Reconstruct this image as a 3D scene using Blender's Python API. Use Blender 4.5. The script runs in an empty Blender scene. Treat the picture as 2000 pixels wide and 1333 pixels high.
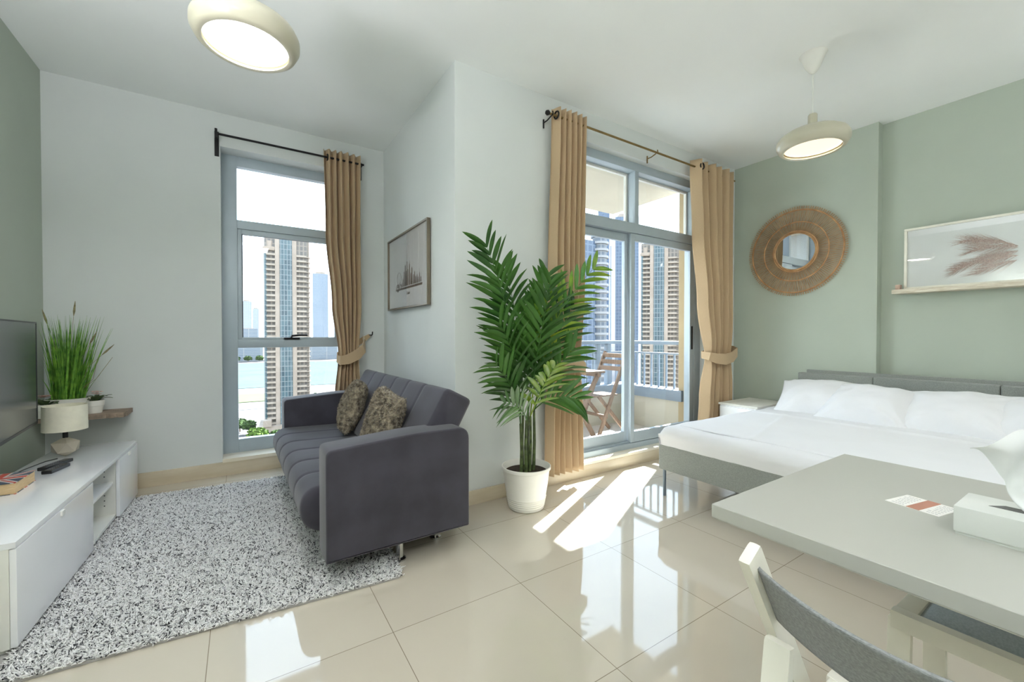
import bpy, bmesh, math, random
import numpy as np
from mathutils import Vector, Matrix, noise
random.seed(7)
C = bpy.context.scene.collection
S = bpy.context.scene
PI = math.pi
# ------------------------------------------------------------ camera, world, sun, exposure
cam_d = bpy.data.cameras.new('camera'); cam = bpy.data.objects.new('camera', cam_d); C.objects.link(cam)
S.camera = cam
cam_d.sensor_width = 36.0; cam_d.lens = 816.26 / 2000 * 36.0
cam_d.clip_start = 0.02; cam_d.clip_end = 6000
yaw, pit = 0.57504, -0.012364
cam.location = (0, 0, 1.16)
cam.rotation_euler = (PI / 2 + pit, 0, -yaw)
S.view_settings.view_transform = 'Standard'; S.view_settings.look = 'None'
S.view_settings.gamma = 1.0; S.view_settings.use_curve_mapping = False
S.view_settings.exposure = 0.11
S.cycles.max_bounces = 12; S.cycles.diffuse_bounces = 8; S.cycles.glossy_bounces = 5
S.cycles.transparent_max_bounces = 12; S.cycles.transmission_bounces = 6
S.cycles.caustics_reflective = False; S.cycles.caustics_refractive = False
S.cycles.sample_clamp_indirect = 40.0
S.cycles.use_denoising = True
W = bpy.data.worlds.new('sky'); S.world = W; W.use_nodes = True
nt = W.node_tree; bg = nt.nodes['Background']
tc = nt.nodes.new('ShaderNodeTexCoord'); sx = nt.nodes.new('ShaderNodeSeparateXYZ')
rp = nt.nodes.new('ShaderNodeValToRGB')
nt.links.new(tc.outputs['Generated'], sx.inputs[0]); nt.links.new(sx.outputs['Z'], rp.inputs[0])
rp.color_ramp.elements[0].position = 0.0; rp.color_ramp.elements[0].color = (0.84, 0.91, 1.0, 1)
rp.color_ramp.elements[1].position = 0.9; rp.color_ramp.elements[1].color = (0.62, 0.76, 0.98, 1)
e = rp.color_ramp.elements.new(0.25); e.color = (0.78, 0.88, 1.0, 1)
nt.links.new(rp.outputs[0], bg.inputs[0]); bg.inputs[1].default_value = 4.6
sl = bpy.data.lights.new('sun', 'SUN'); sl.energy = 48.0; sl.angle = math.radians(0.6); sl.color = (0.98, 0.97, 1.0)
so = bpy.data.objects.new('sun', sl); C.objects.link(so)
sd = Vector((-0.894, -0.447, -0.917)).normalized()
so.rotation_euler = sd.to_track_quat('-Z', 'Y').to_euler(); so.location = (20, 12, 20)
def area(name, loc, rot, sx_, sy_, energy, col=(1, 1, 1), portal=False):
    l = bpy.data.lights.new(name, 'AREA'); l.shape = 'RECTANGLE'; l.size = sx_; l.size_y = sy_
    l.energy = energy; l.color = col
    if portal: l.cycles.is_portal = True
    o = bpy.data.objects.new(name, l); C.objects.link(o); o.location = loc; o.rotation_euler = rot
    return o
area('window_portal_left', (0.4, 4.50, 1.45), (-PI / 2, 0, 0), 1.15, 2.7, 1, portal=True)
area('window_portal_door', (3.15, 2.84, 1.45), (-PI / 2, 0, 0), 1.9, 2.75, 1, portal=True)

# ------------------------------------------------------------ materials
MC = {}
def lin(c):
    return tuple(((v / 255) / 12.92 if v / 255 <= 0.04045 else ((v / 255 + 0.055) / 1.055) ** 2.4) for v in c)
def mat(name, rgb, rough=0.6, metal=0.0, var=0.06, scale=8.0, bump=0.0, bscale=60.0, spec=0.5, coat=0.0, sub=0.0, sheen=0.0, stretch=None, lo=None):
    """principled with procedural colour variation; rgb are sRGB 0-255 of the thing itself"""
    if name in MC: return MC[name]
    m = bpy.data.materials.new(name); m.use_nodes = True; n = m.node_tree.nodes; L = m.node_tree.links
    b = n['Principled BSDF']
    b.inputs['Roughness'].default_value = rough; b.inputs['Metallic'].default_value = metal
    b.inputs['Specular IOR Level'].default_value = spec
    b.inputs['Coat Weight'].default_value = coat; b.inputs['Coat Roughness'].default_value = 0.04
    b.inputs['Sheen Weight'].default_value = sheen
    c = lin(rgb)
    t = n.new('ShaderNodeTexCoord'); mp = n.new('ShaderNodeMapping'); nz = n.new('ShaderNodeTexNoise'); r = n.new('ShaderNodeValToRGB')
    L.new(t.outputs['Object'], mp.inputs[0]); L.new(mp.outputs[0], nz.inputs['Vector'])
    if stretch: mp.inputs['Scale'].default_value = stretch
    nz.inputs['Scale'].default_value = scale; nz.inputs['Detail'].default_value = 5
    L.new(nz.outputs['Fac'], r.inputs[0]); L.new(r.outputs[0], b.inputs['Base Color'])
    c0 = lin(lo) if lo else tuple(max(0, v * (1 - var * 2)) for v in c)
    c1 = c if lo else tuple(min(1, v * (1 + var)) for v in c)
    r.color_ramp.elements[0].position = 0.35; r.color_ramp.elements[0].color = (*c0, 1)
    r.color_ramp.elements[1].position = 0.65; r.color_ramp.elements[1].color = (*c1, 1)
    if bump > 0:
        n2 = n.new('ShaderNodeTexNoise'); n2.inputs['Scale'].default_value = bscale; n2.inputs['Detail'].default_value = 4
        L.new(t.outputs['Object'], n2.inputs['Vector'])
        bp = n.new('ShaderNodeBump'); bp.inputs['Strength'].default_value = bump; bp.inputs['Distance'].default_value = 0.004
        L.new(n2.outputs['Fac'], bp.inputs['Height']); L.new(bp.outputs[0], b.inputs['Normal'])
    MC[name] = m; return m
def weave(name, rgb, lo, sc=700.0, rough=0.9, bump=0.3):
    """fine woven cloth: two crossed wave textures"""
    if name in MC: return MC[name]
    m = mat(name, rgb, rough=rough, lo=lo, scale=sc / 4, spec=0.2, sheen=0.15); n = m.node_tree.nodes; L = m.node_tree.links
    b = n['Principled BSDF']; t = [x for x in n if x.type == 'TEX_COORD'][0]
    w1 = n.new('ShaderNodeTexWave'); w1.inputs['Scale'].default_value = sc / 6; w1.bands_direction = 'Z'; w1.inputs['Distortion'].default_value = 1.5
    w2 = n.new('ShaderNodeTexWave'); w2.inputs['Scale'].default_value = sc / 6; w2.bands_direction = 'X'; w2.inputs['Distortion'].default_value = 1.5
    L.new(t.outputs['Object'], w1.inputs['Vector']); L.new(t.outputs['Object'], w2.inputs['Vector'])
    ad = n.new('ShaderNodeMath'); ad.operation = 'ADD'; L.new(w1.outputs['Fac'], ad.inputs[0]); L.new(w2.outputs['Fac'], ad.inputs[1])
    bp = n.new('ShaderNodeBump'); bp.inputs['Strength'].default_value = bump; bp.inputs['Distance'].default_value = 0.001
    L.new(ad.outputs[0], bp.inputs['Height']); L.new(bp.outputs[0], b.inputs['Normal'])
    return m
def gridmat(name, rgb, line, px, pz, lw=0.12, rough=0.25, alt=None, axis='XZ', metal=0.0, off=(0, 0)):
    """panes / tiles: lines of colour `line` every px, pz metres; cells vary a little"""
    if name in MC: return MC[name]
    m = bpy.data.materials.new(name); m.use_nodes = True; n = m.node_tree.nodes; L = m.node_tree.links
    b = n['Principled BSDF']; b.inputs['Roughness'].default_value = rough; b.inputs['Metallic'].default_value = metal
    t = n.new('ShaderNodeTexCoord'); s = n.new('ShaderNodeSeparateXYZ'); L.new(t.outputs['Object'], s.inputs[0])
    def fr(out, p, o):
        a = n.new('ShaderNodeMath'); a.operation = 'SUBTRACT'; L.new(out, a.inputs[0]); a.inputs[1].default_value = o
        d = n.new('ShaderNodeMath'); d.operation = 'DIVIDE'; L.new(a.outputs[0], d.inputs[0]); d.inputs[1].default_value = p
        f = n.new('ShaderNodeMath'); f.operation = 'FRACT'; L.new(d.outputs[0], f.inputs[0])
        fl = n.new('ShaderNodeMath'); fl.operation = 'FLOOR'; L.new(d.outputs[0], fl.inputs[0])
        lt = n.new('ShaderNodeMath'); lt.operation = 'LESS_THAN'; L.new(f.outputs[0], lt.inputs[0]); lt.inputs[1].default_value = lw / p
        return lt, fl
    a1, f1 = fr(s.outputs[axis[0]], px, off[0]); a2, f2 = fr(s.outputs[axis[1]], pz, off[1])
    mx = n.new('ShaderNodeMath'); mx.operation = 'MAXIMUM'; L.new(a1.outputs[0], mx.inputs[0]); L.new(a2.outputs[0], mx.inputs[1])
    cb = n.new('ShaderNodeCombineXYZ'); L.new(f1.outputs[0], cb.inputs[0]); L.new(f2.outputs[0], cb.inputs[1])
    wn = n.new('ShaderNodeTexWhiteNoise'); L.new(cb.outputs[0], wn.inputs[0])
    r = n.new('ShaderNodeValToRGB'); L.new(wn.outputs['Value'], r.inputs[0])
    c = lin(rgb); c2 = lin(alt) if alt else tuple(v * 0.93 for v in c)
    r.color_ramp.elements[0].color = (*c2, 1); r.color_ramp.elements[1].color = (*c, 1)
    mi = n.new('ShaderNodeMix'); mi.data_type = 'RGBA'; L.new(mx.outputs[0], mi.inputs[0])
    L.new(r.outputs[0], mi.inputs[6]); mi.inputs[7].default_value = (*lin(line), 1)
    L.new(mi.outputs[2], b.inputs['Base Color'])
    MC[name] = m; return m
def emit(name, rgb, strength):
    m = bpy.data.materials.new(name); m.use_nodes = True; n = m.node_tree.nodes
    b = n['Principled BSDF']; b.inputs['Base Color'].default_value = (0.9, 0.9, 0.88, 1)
    b.inputs['Emission Color'].default_value = (*lin(rgb), 1); b.inputs['Emission Strength'].default_value = strength
    MC[name] = m; return m
def glassmat(name='window_glass', tint=(0.93, 0.97, 0.98)):
    m = bpy.data.materials.new(name); m.use_nodes = True; n = m.node_tree.nodes; L = m.node_tree.links
    n.remove(n['Principled BSDF']); out = n['Material Output']
    tr = n.new('ShaderNodeBsdfTransparent'); tr.inputs[0].default_value = (*tint, 1)
    gl = n.new('ShaderNodeBsdfGlossy'); gl.inputs['Roughness'].default_value = 0.0; gl.inputs['Color'].default_value = (0.9, 0.9, 0.9, 1)
    lw = n.new('ShaderNodeLayerWeight'); lw.inputs[0].default_value = 0.5
    pw_ = n.new('ShaderNodeMath'); pw_.operation = 'POWER'; L.new(lw.outputs['Facing'], pw_.inputs[0]); pw_.inputs[1].default_value = 5
    fr = n.new('ShaderNodeMath'); fr.operation = 'MULTIPLY_ADD'; L.new(pw_.outputs[0], fr.inputs[0]); fr.inputs[1].default_value = 0.92; fr.inputs[2].default_value = 0.04
    mx = n.new('ShaderNodeMixShader'); L.new(fr.outputs[0], mx.inputs[0]); L.new(tr.outputs[0], mx.inputs[1]); L.new(gl.outputs[0], mx.inputs[2])
    L.new(mx.outputs[0], out.inputs[0]); MC[name] = m; return m

M_wall = mat('white_wall_paint', (214, 218, 217), rough=0.85, var=0.01, scale=2, bump=0.05, bscale=90, spec=0.25)
M_ceil = mat('ceiling_paint', (239, 242, 241), rough=0.9, var=0.008, scale=1.5, spec=0.2)
M_sage = mat('sage_wall_paint', (178, 187, 175), rough=0.7, var=0.015, scale=2, bump=0.05, bscale=90, spec=0.35)
M_base = mat('cream_marble', (214, 203, 182), rough=0.22, lo=(200, 186, 160), scale=2.2, stretch=(1, 1, 6))
M_sill = mat('sill_marble', (236, 230, 216), rough=0.25, lo=(226, 217, 198), scale=3)
M_alu = mat('grey_aluminium', (172, 184, 192), rough=0.38, metal=0.15, var=0.03, scale=3)
M_aluD = mat('dark_gasket', (62, 68, 72), rough=0.6, var=0.05)
M_glass = glassmat()
M_pglass = glassmat('picture_glass', (0.98, 0.98, 0.98))
M_black = mat('black_metal', (34, 33, 34), rough=0.45, metal=0.6, var=0.1)
M_brass = mat('aged_brass', (142, 118, 74), rough=0.35, metal=0.7, var=0.1)
M_curt = weave('hessian_curtain', (198, 174, 143), (181, 156, 124), sc=3000, rough=0.95, bump=0.15)
M_chrome = mat('chrome', (205, 205, 205), rough=0.12, metal=1.0, var=0.02)
M_sofa = mat('charcoal_velour', (68, 66, 76), rough=0.8, lo=(57, 55, 63), scale=5, bump=0.12, bscale=900, spec=0.25, sheen=0.25)
M_gloss = mat('white_gloss_lacquer', (240, 242, 245), rough=0.12, var=0.006, scale=2, coat=0.6)
M_whitem = mat('white_matt_foil', (226, 226, 220), rough=0.5, var=0.01)
M_cream = mat('greige_lampshade_lacquer', (190, 186, 166), rough=0.32, var=0.02, scale=3, coat=0.25)
M_tabletop = mat('pale_laminate', (176, 176, 169), rough=0.42, var=0.01, scale=2)
M_tabedge = mat('laminate_edge', (186, 184, 174), rough=0.45, var=0.01)
M_linen = mat('white_bed_linen', (228, 229, 233), rough=0.85, var=0.01, scale=3, bump=0.15, bscale=45, spec=0.2, sheen=0.1)
M_greyf = weave('grey_bed_upholstery', (150, 154, 150), (136, 140, 137), sc=600)
M_chairw = mat('cream_painted_wood', (232, 229, 218), rough=0.5, var=0.02, scale=6)
M_chairf = weave('grey_chair_canvas', (150, 152, 152), (128, 130, 131), sc=900)
M_pad = weave('blue_grey_seat_canvas', (178, 188, 196), (160, 171, 180), sc=900)
M_pot = mat('white_glazed_ceramic', (236, 234, 226), rough=0.35, var=0.01)
M_soil = mat('potting_soil', (52, 40, 30), rough=1, var=0.3, scale=60, bump=1, bscale=120)
M_palm = mat('palm_leaf', (74, 122, 44), rough=0.42, lo=(34, 76, 30), scale=3.0, spec=0.5)
M_palmy = mat('young_palm_leaf', (146, 170, 44), rough=0.42, lo=(70, 126, 40), scale=5.0, spec=0.5)
M_stem = mat('palm_stem', (92, 108, 62), rough=0.6, lo=(58, 70, 40), scale=30)
M_grass = mat('grass_blade', (128, 178, 66), rough=0.5, lo=(58, 112, 34), scale=26)
M_seed = mat('dry_seed_head', (146, 138, 104), rough=0.9, var=0.15, scale=60)
M_wood = mat('rustic_wood', (164, 144, 126), rough=0.8, lo=(116, 102, 90), scale=9, stretch=(1, 8, 8), bump=0.6, bscale=40)
M_rattan = mat('rattan_cane', (192, 152, 108), rough=0.55, lo=(162, 120, 78), scale=20)
M_mirror = mat('silvered_mirror', (235, 238, 240), rough=0.0, metal=1.0, var=0.0)
M_concrete = mat('grey_ceramic', (176, 168, 152), rough=0.6, var=0.04, scale=10)
M_shade = mat('cream_lampshade', (232, 228, 208), rough=0.85, var=0.02, scale=30, bump=0.2, bscale=400)
M_screen = mat('television_screen', (66, 70, 73), rough=0.2, var=0.02, spec=0.7)
M_plastic = mat('black_plastic', (28, 29, 31), rough=0.35, var=0.05)
M_ext = mat('beige_render', (188, 180, 162), rough=0.9, var=0.03, scale=2)
M_exttan = mat('tan_render', (172, 152, 118), rough=0.9, var=0.04, scale=3)
M_rail = mat('blue_grey_railing_paint', (116, 128, 140), rough=0.5, var=0.03)
M_balcf = gridmat('balcony_tiles', (206, 196, 186), (170, 160, 150), 0.3, 0.3, lw=0.006, rough=0.6, axis='XY')
M_teak = mat('weathered_teak', (134, 108, 86), rough=0.7, lo=(104, 82, 66), scale=14, stretch=(6, 6, 1))
M_kit = mat('kitchen_front', (232, 232, 228), rough=0.4, var=0.01)

# ------------------------------------------------------------ mesh helpers
class MB:
    def __init__(s): s.v = []; s.f = []; s.sm = []
    def add(s, vs, fs, smooth=False):
        o = len(s.v); s.v += [tuple(p) for p in vs]
        s.f += [tuple(i + o for i in f) for f in fs]; s.sm += [smooth] * len(fs); return s
    def bm(s, b, smooth=False, mx=None):
        b.verts.ensure_lookup_table(); b.verts.index_update()
        vs = [(mx @ v.co if mx else v.co.copy()) for v in b.verts]
        s.add(vs, [[v.index for v in f.verts] for f in b.faces], smooth); b.free(); return s
    def box(s, x0, x1, y0, y1, z0, z1, bev=0.0, seg=2, mx=None, smooth=None):
        b = bmesh.new(); bmesh.ops.create_cube(b, size=1)
        for v in b.verts:
            v.co = Vector((x0 + (v.co.x + .5) * (x1 - x0), y0 + (v.co.y + .5) * (y1 - y0), z0 + (v.co.z + .5) * (z1 - z0)))
        if bev > 0: bmesh.ops.bevel(b, geom=b.edges[:], offset=bev, segments=seg, affect='EDGES', profile=0.7)
        return s.bm(b, (bev > 0) if smooth is None else smooth, mx)
    def poly(s, pts, axis, a0, a1, bev=0.0, seg=2, mx=None):
        """extrude closed 2D polygon along axis ('x','y','z')"""
        def P(p, a):
            return {'x': (a, p[0], p[1]), 'y': (p[0], a, p[1]), 'z': (p[0], p[1], a)}[axis]
        b = bmesh.new(); lo = [b.verts.new(P(p, a0)) for p in pts]; hi = [b.verts.new(P(p, a1)) for p in pts]
        n = len(pts); f0 = b.faces.new(lo); f1 = b.faces.new(hi)
        for i in range(n): b.faces.new((lo[i], lo[(i + 1) % n], hi[(i + 1) % n], hi[i]))
        bmesh.ops.recalc_face_normals(b, faces=b.faces[:])
        if bev > 0:
            es = list(f0.edges) + list(f1.edges)
            bmesh.ops.bevel(b, geom=es, offset=bev, segments=seg, affect='EDGES', profile=0.6)
        return s.bm(b, True, mx)
    def tube(s, pts, r, n=8, cap=True):
        pts = [Vector(p) for p in pts]; rs = r if isinstance(r, (list, tuple)) else [r] * len(pts)
        vs = []; fs = []; up = None
        for i, p in enumerate(pts):
            t = (pts[min(i + 1, len(pts) - 1)] - pts[max(i - 1, 0)]).normalized()
            if up is None: up = Vector((0, 0, 1)) if abs(t.z) < .9 else Vector((1, 0, 0))
            a = t.cross(up).normalized(); u2 = a.cross(t).normalized(); up = u2
            for k in range(n):
                an = 2 * PI * k / n; vs.append(p + (a * math.cos(an) + u2 * math.sin(an)) * rs[i])
        for i in range(len(pts) - 1):
            for k in range(n):
                fs.append((i * n + k, i * n + (k + 1) % n, (i + 1) * n + (k + 1) % n, (i + 1) * n + k))
        if cap: fs.append(tuple(range(n))[::-1]); fs.append(tuple((len(pts) - 1) * n + k for k in range(n)))
        return s.add(vs, fs, True)
    def lathe(s, prof, c=(0, 0, 0), n=32, sx=1, sy=1):
        vs = []; fs = []
        for (r, z) in prof:
            for k in range(n):
                a = 2 * PI * k / n; vs.append((c[0] + r * sx * math.cos(a), c[1] + r * sy * math.sin(a), c[2] + z))
        for i in range(len(prof) - 1):
            for k in range(n): fs.append((i * n + k, i * n + (k + 1) % n, (i + 1) * n + (k + 1) % n, (i + 1) * n + k))
        if prof[0][0] > 1e-6: fs.append(tuple(range(n))[::-1])
        if prof[-1][0] > 1e-6: fs.append(tuple((len(prof) - 1) * n + k for k in range(n)))
        return s.add(vs, fs, True)
    def ring(s, c, R, r, axis='y', n=32, m=8):
        vs = []; fs = []
        for i in range(n):
            a = 2 * PI * i / n
            for k in range(m):
                b = 2 * PI * k / m; q = R + r * math.cos(b); h = r * math.sin(b)
                p = {'y': (q * math.cos(a), h, q * math.sin(a)), 'x': (h, q * math.cos(a), q * math.sin(a)), 'z': (q * math.cos(a), q * math.sin(a), h)}[axis]
                vs.append((c[0] + p[0], c[1] + p[1], c[2] + p[2]))
        for i in range(n):
            for k in range(m): fs.append((i * m + k, i * m + (k + 1) % m, ((i + 1) % n) * m + (k + 1) % m, ((i + 1) % n) * m + k))
        return s.add(vs, fs, True)
    def grid(s, fn, nu, nv, close=False):
        vs = [fn(i / nu, j / nv) for j in range(nv + 1) for i in range(nu + 1)]
        fs = [(j * (nu + 1) + i, j * (nu + 1) + i + 1, (j + 1) * (nu + 1) + i + 1, (j + 1) * (nu + 1) + i) for j in range(nv) for i in range(nu)]
        return s.add(vs, fs, True)
    def bar(s, p, q, w, h, mx=None, bev=0.0):
        """rectangular bar from p to q; w across (horizontal), h other"""
        p = Vector(p); q = Vector(q); t = (q - p); l = t.length; t.normalize()
        up = Vector((0, 0, 1)) if abs(t.z) < .95 else Vector((0, 1, 0))
        a = t.cross(up).normalized(); u = a.cross(t)
        m = Matrix((( a.x, t.x, u.x, p.x), (a.y, t.y, u.y, p.y), (a.z, t.z, u.z, p.z), (0, 0, 0, 1)))
        return s.box(-w / 2, w / 2, 0, l, -h / 2, h / 2, bev, 2, m)

def wloc(o):
    l = Vector((0, 0, 0))
    while o: l += o.location; o = o.parent
    return l
def obj(name, mb, m, parent=None, world=True, sharp=35):
    me = bpy.data.meshes.new(name)
    v = mb.v
    org = Vector((0, 0, 0))
    if parent is not None and world: org = wloc(parent)
    elif parent is None:
        a = np.array(v); lo = a.min(0); hi = a.max(0); org = Vector(((lo[0] + hi[0]) / 2, (lo[1] + hi[1]) / 2, lo[2]))
    me.from_pydata([(p[0] - org[0], p[1] - org[1], p[2] - org[2]) for p in v], [], mb.f)
    me.polygons.foreach_set('use_smooth', mb.sm)
    if any(mb.sm):
        try: me.set_sharp_from_angle(angle=math.radians(sharp))
        except Exception: pass
    me.materials.append(m); me.update()
    o = bpy.data.objects.new(name, me); C.objects.link(o)
    if parent is not None: o.parent = parent
    else: o.location = org
    return o
def tag(o, label=None, cat=None, group=None, kind=None):
    if label: o['label'] = label
    if cat: o['category'] = cat
    if group: o['group'] = group
    if kind: o['kind'] = kind
    return o
def thing(name, label, cat, loc, rotz=0, group=None, kind=None):
    o = bpy.data.objects.new(name, None); o.empty_display_size = 0.05; C.objects.link(o)
    o.location = loc; o.rotation_euler = (0, 0, rotz); return tag(o, label, cat, group, kind)
def copy_tree(o, parent=None):
    c = o.copy(); C.objects.link(c)
    if parent: c.parent = parent
    for ch in o.children: copy_tree(ch, c)
    return c
def struct(name, mb, m, label, cat): return tag(obj(name, mb, m), label, cat, None, 'structure')

# ------------------------------------------------------------ room shell
H = 2.99; XL = -1.15; YL = 4.20; XP = 1.20; YD = 2.55; XR = 4.58; XR2 = 4.68; YS = 1.31; YB = -3.2
M_floor = gridmat('polished_porcelain_tiles', (204, 196, 181), (142, 130, 114), 0.6, 0.6, lw=0.0028, rough=0.045, alt=(199, 190, 175), axis='XY', off=(0.49, 1.01))
def polish(m):
    n = m.node_tree.nodes; L = m.node_tree.links; b = n['Principled BSDF']; b.inputs['Specular IOR Level'].default_value = 1.0
    t = [x for x in n if x.type == 'TEX_COORD'][0]; nz = n.new('ShaderNodeTexNoise'); nz.inputs['Scale'].default_value = 3; nz.inputs['Detail'].default_value = 6
    L.new(t.outputs['Object'], nz.inputs['Vector']); mr = n.new('ShaderNodeMapRange'); L.new(nz.outputs['Fac'], mr.inputs[0]); mr.inputs[3].default_value = 0.93; mr.inputs[4].default_value = 1.05
    mi = [x for x in n if x.type == 'MIX'][0]; vm = n.new('ShaderNodeVectorMath'); vm.operation = 'SCALE'
    L.new(mi.outputs[2], vm.inputs[0]); L.new(mr.outputs[0], vm.inputs['Scale']); L.new(vm.outputs[0], b.inputs['Base Color'])
polish(M_floor)
fl = MB().poly([(XL - .2, YB), (XR2 + .1, YB), (XR2 + .1, YD + .05), (XP, YD + .05), (XP, YL + .05), (XL - .2, YL + .05)], 'z', -0.12, 0)
o = obj('floor', fl, M_floor); 
# keep object coordinates equal to world coordinates for the tile grid
def origin_world(o):
    d = o.location.copy(); o.data.transform(Matrix.Translation(d)); o.location = (0, 0, 0)
origin_world(o); tag(o, 'polished cream porcelain tile floor of the room', 'floor', None, 'structure')
struct('ceiling', MB().poly([(XL - .2, YB), (XR2 + .1, YB), (XR2 + .1, YD + .05), (XP + .02, YD + .05), (XP + .02, YL + .05), (XL - .2, YL + .05)], 'z', H, H + 0.12), M_ceil, 'plain white ceiling over the whole room', 'ceiling')
struct('wall_left', MB().box(XL - .15, XL, YB, YL + .3, 0, H), M_sage, 'sage green wall behind the television', 'wall')
# window wall on the left (opening -0.13..0.88, 0.14..2.72)
WX0, WX1, WZ0, WZ1 = -0.135, 0.90, 0.14, 2.72
w = MB()
w.box(XL - .02, WX0, YL, YL + .30, 0, H); w.box(WX1, XP + .0, YL, YL + .30, 0, H)
w.box(WX0, WX1, YL, YL + .30, WZ1, H); w.box(WX0, WX1, YL, YL + .30, 0, WZ0 - .02)
struct('wall_window', w, M_wall, 'white wall around the tall window beside the television', 'wall')
struct('wall_pier', MB().box(XP, XP + .25, YD, YL + .32, 0, H), M_wall, 'white side wall of the pier behind the sofa', 'wall')
DX0, DX1, DZ0, DZ1 = 2.22, 4.06, 0.12, 2.75
w = MB()
w.box(XP + .25, DX0, YD, 2.80, 0, H); w.box(XP + .001, XP + .25, YD - .0005, YD, 0, H)
w.box(DX1, XR2 + .1, YD, 2.80, 0, H); w.box(DX0, DX1, YD, 2.80, DZ1, H); w.box(DX0, DX1, YD, 2.78, 0, DZ0 - .02)
struct('wall_door', w, M_wall, 'white wall around the balcony door behind the palm', 'wall')
w = MB(); w.box(XR, XR + .2, YS, YD, 0, H)
struct('wall_right', w, M_sage, 'sage green wall with the round rattan mirror', 'wall')
struct('wall_recess', MB().box(XR2, XR2 + .15, YB, YS, 0, H), M_sage, 'sage green recessed wall behind the bed headboard and picture', 'wall')
struct('wall_back', MB().box(XL - .15, XR2 + .15, YB - .15, YB, 0, H), M_wall, 'white wall at the far end behind the viewer', 'wall')
# building mass beside the left window, outside (shades it from the sun)
struct('facade_fin', MB().box(1.10, 1.60, YL + .32, 4.93, -0.5, 4.5), M_ext, 'beige facade fin outside next to the tall window', 'facade')
# baseboards
bt = 0.105
struct('baseboard_left', MB().box(XL, XL + .014, YB, YL, 0, bt, .003), M_base, 'cream marble skirting along the sage wall by the television', 'skirting')
struct('baseboard_window', MB().box(XL + .014, XP - .014, YL - .014, YL, 0, bt + .008, .003), M_base, 'cream marble skirting under the tall window', 'skirting')
struct('baseboard_pier', MB().box(XP - .014, XP, YD - .014, YL, 0, bt, .003), M_base, 'cream marble skirting behind the sofa', 'skirting')
struct('baseboard_door', MB().box(XP, XR, YD - .014, YD, 0, bt - .008, .003), M_base, 'cream marble skirting under the balcony door wall', 'skirting')
struct('baseboard_right', MB().box(XR - .014, XR, YS, YD - .014, 0, bt, .003), M_base, 'cream marble skirting beside the white nightstand', 'skirting')
# sills (trim)
struct('trim_1', MB().box(WX0, WX1, YL - .02, YL + .28, WZ0 - .03, WZ0, .003), M_sill, 'pale marble sill below the tall window', 'window sill')
struct('trim_2', MB().box(DX0, DX1, YD - .02, 2.79, DZ0 - .02, DZ0 + .002, .003), M_sill, 'pale marble step below the balcony door', 'door sill')

# ------------------------------------------------------------ tall window
def frame_bars(mb, x0, x1, y0, y1, z0, z1, wl, wr, wb, wt, bev=.003):
    mb.box(x0, x0 + wl, y0, y1, z0, z1, bev); mb.box(x1 - wr, x1, y0, y1, z0, z1, bev)
    mb.box(x0 + wl, x1 - wr, y0, y1, z1 - wt, z1, bev); mb.box(x0 + wl, x1 - wr, y0, y1, z0, z0 + wb, bev); return mb
win = thing('window_1', 'tall grey aluminium window with three panes beside the hessian curtain', 'window', (0.37, 4.40, WZ0), kind='structure')
f0, f1 = 4.36, 4.43
fm = MB(); frame_bars(fm, WX0, WX1, f0, f1, WZ0, WZ1, .112, .10, .115, .085)
fm.box(WX0 + .112, WX1 - .10, f0, f1, 2.095, 2.17, .003); fm.box(WX0 + .112, WX1 - .10, f0, f1, 1.055, 1.125, .003)
obj('window_frame', fm, M_alu, win)
sm = MB(); frame_bars(sm, WX0 + .112, WX1 - .10, f0 + .012, f1 - .01, 1.125, 2.095, .032, .032, .022, .042)
sash = obj('opening_sash', sm, M_alu, win)
obj('gasket', frame_bars(MB(), -.005 + .014, WX1 - .118, f0 + .03, f1 - .02, 1.135, 2.065, .008, .008, .012, .012, 0), M_aluD, win)
hm = MB(); hm.box(.33, .46, f0 - .02, f0 + .014, 1.128, 1.146, .004); hm.tube([(.39, f0 - .01, 1.145), (.392, f0 - .035, 1.160), (.45, f0 - .045, 1.166), (.52, f0 - .045, 1.166)], [.010, .010, .009, .008], 10)
obj('window_handle', hm, M_black, sash)
for k, (z0, z1) in enumerate(((2.17, 2.635), (1.147, 2.053), (.255, 1.055))):
    obj('window_pane', MB().box(-.03 + (.03 if k == 1 else 0), WX1 - .09, f0 + .038, f0 + .044, z0 - .008, z1 + .008), M_glass, win)
# ------------------------------------------------------------ balcony door
door = thing('door_1', 'grey aluminium sliding balcony door with two panes and top lights', 'door', (3.1, 2.67, DZ0), kind='structure')
g0, g1 = 2.62, 2.74
fm = MB(); frame_bars(fm, DX0, DX1, g0, g1, DZ0, DZ1, .07, .10, .05, .075)
fm.box(DX0 + .07, DX1 - .10, g0, g1, 2.105, 2.195, .003)              # transom
fm.box(3.045, 3.095, g0, g1, 2.195, DZ1 - .075, .003)                   # upper mullion
fm.box(DX0 + .07, DX1 - .10, g0 + .02, g1 - .01, DZ0 + .05, DZ0 + .062)
obj('door_frame', fm, M_alu, door)
tm = MB()
for (a, b) in ((DX0 + .07, 3.045), (3.095, DX1 - .10)): frame_bars(tm, a, b, g1 - .03, g1, 2.195, DZ1 - .075, .02, .02, .02, .02, .002)
obj('toplight_frame', tm, M_whitem, door)
l1 = MB(); frame_bars(l1, DX0 + .06, 3.02, g0 + .045, g0 + .08, DZ0 + .055, 2.10, .07, .06, .10, .07)
leaf = obj('sliding_leaf', l1, M_alu, door)
obj('pane', MB().box(DX0 + .12, 2.97, g0 + .060, g0 + .066, DZ0 + .15, 2.04), M_glass, leaf)
l2 = MB(); frame_bars(l2, 3.00, DX1 - .095, g0 + .004, g0 + .040, DZ0 + .055, 2.10, .05, .075, .10, .065)
leaf2 = obj('sliding_leaf', l2, M_alu, door)
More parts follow.
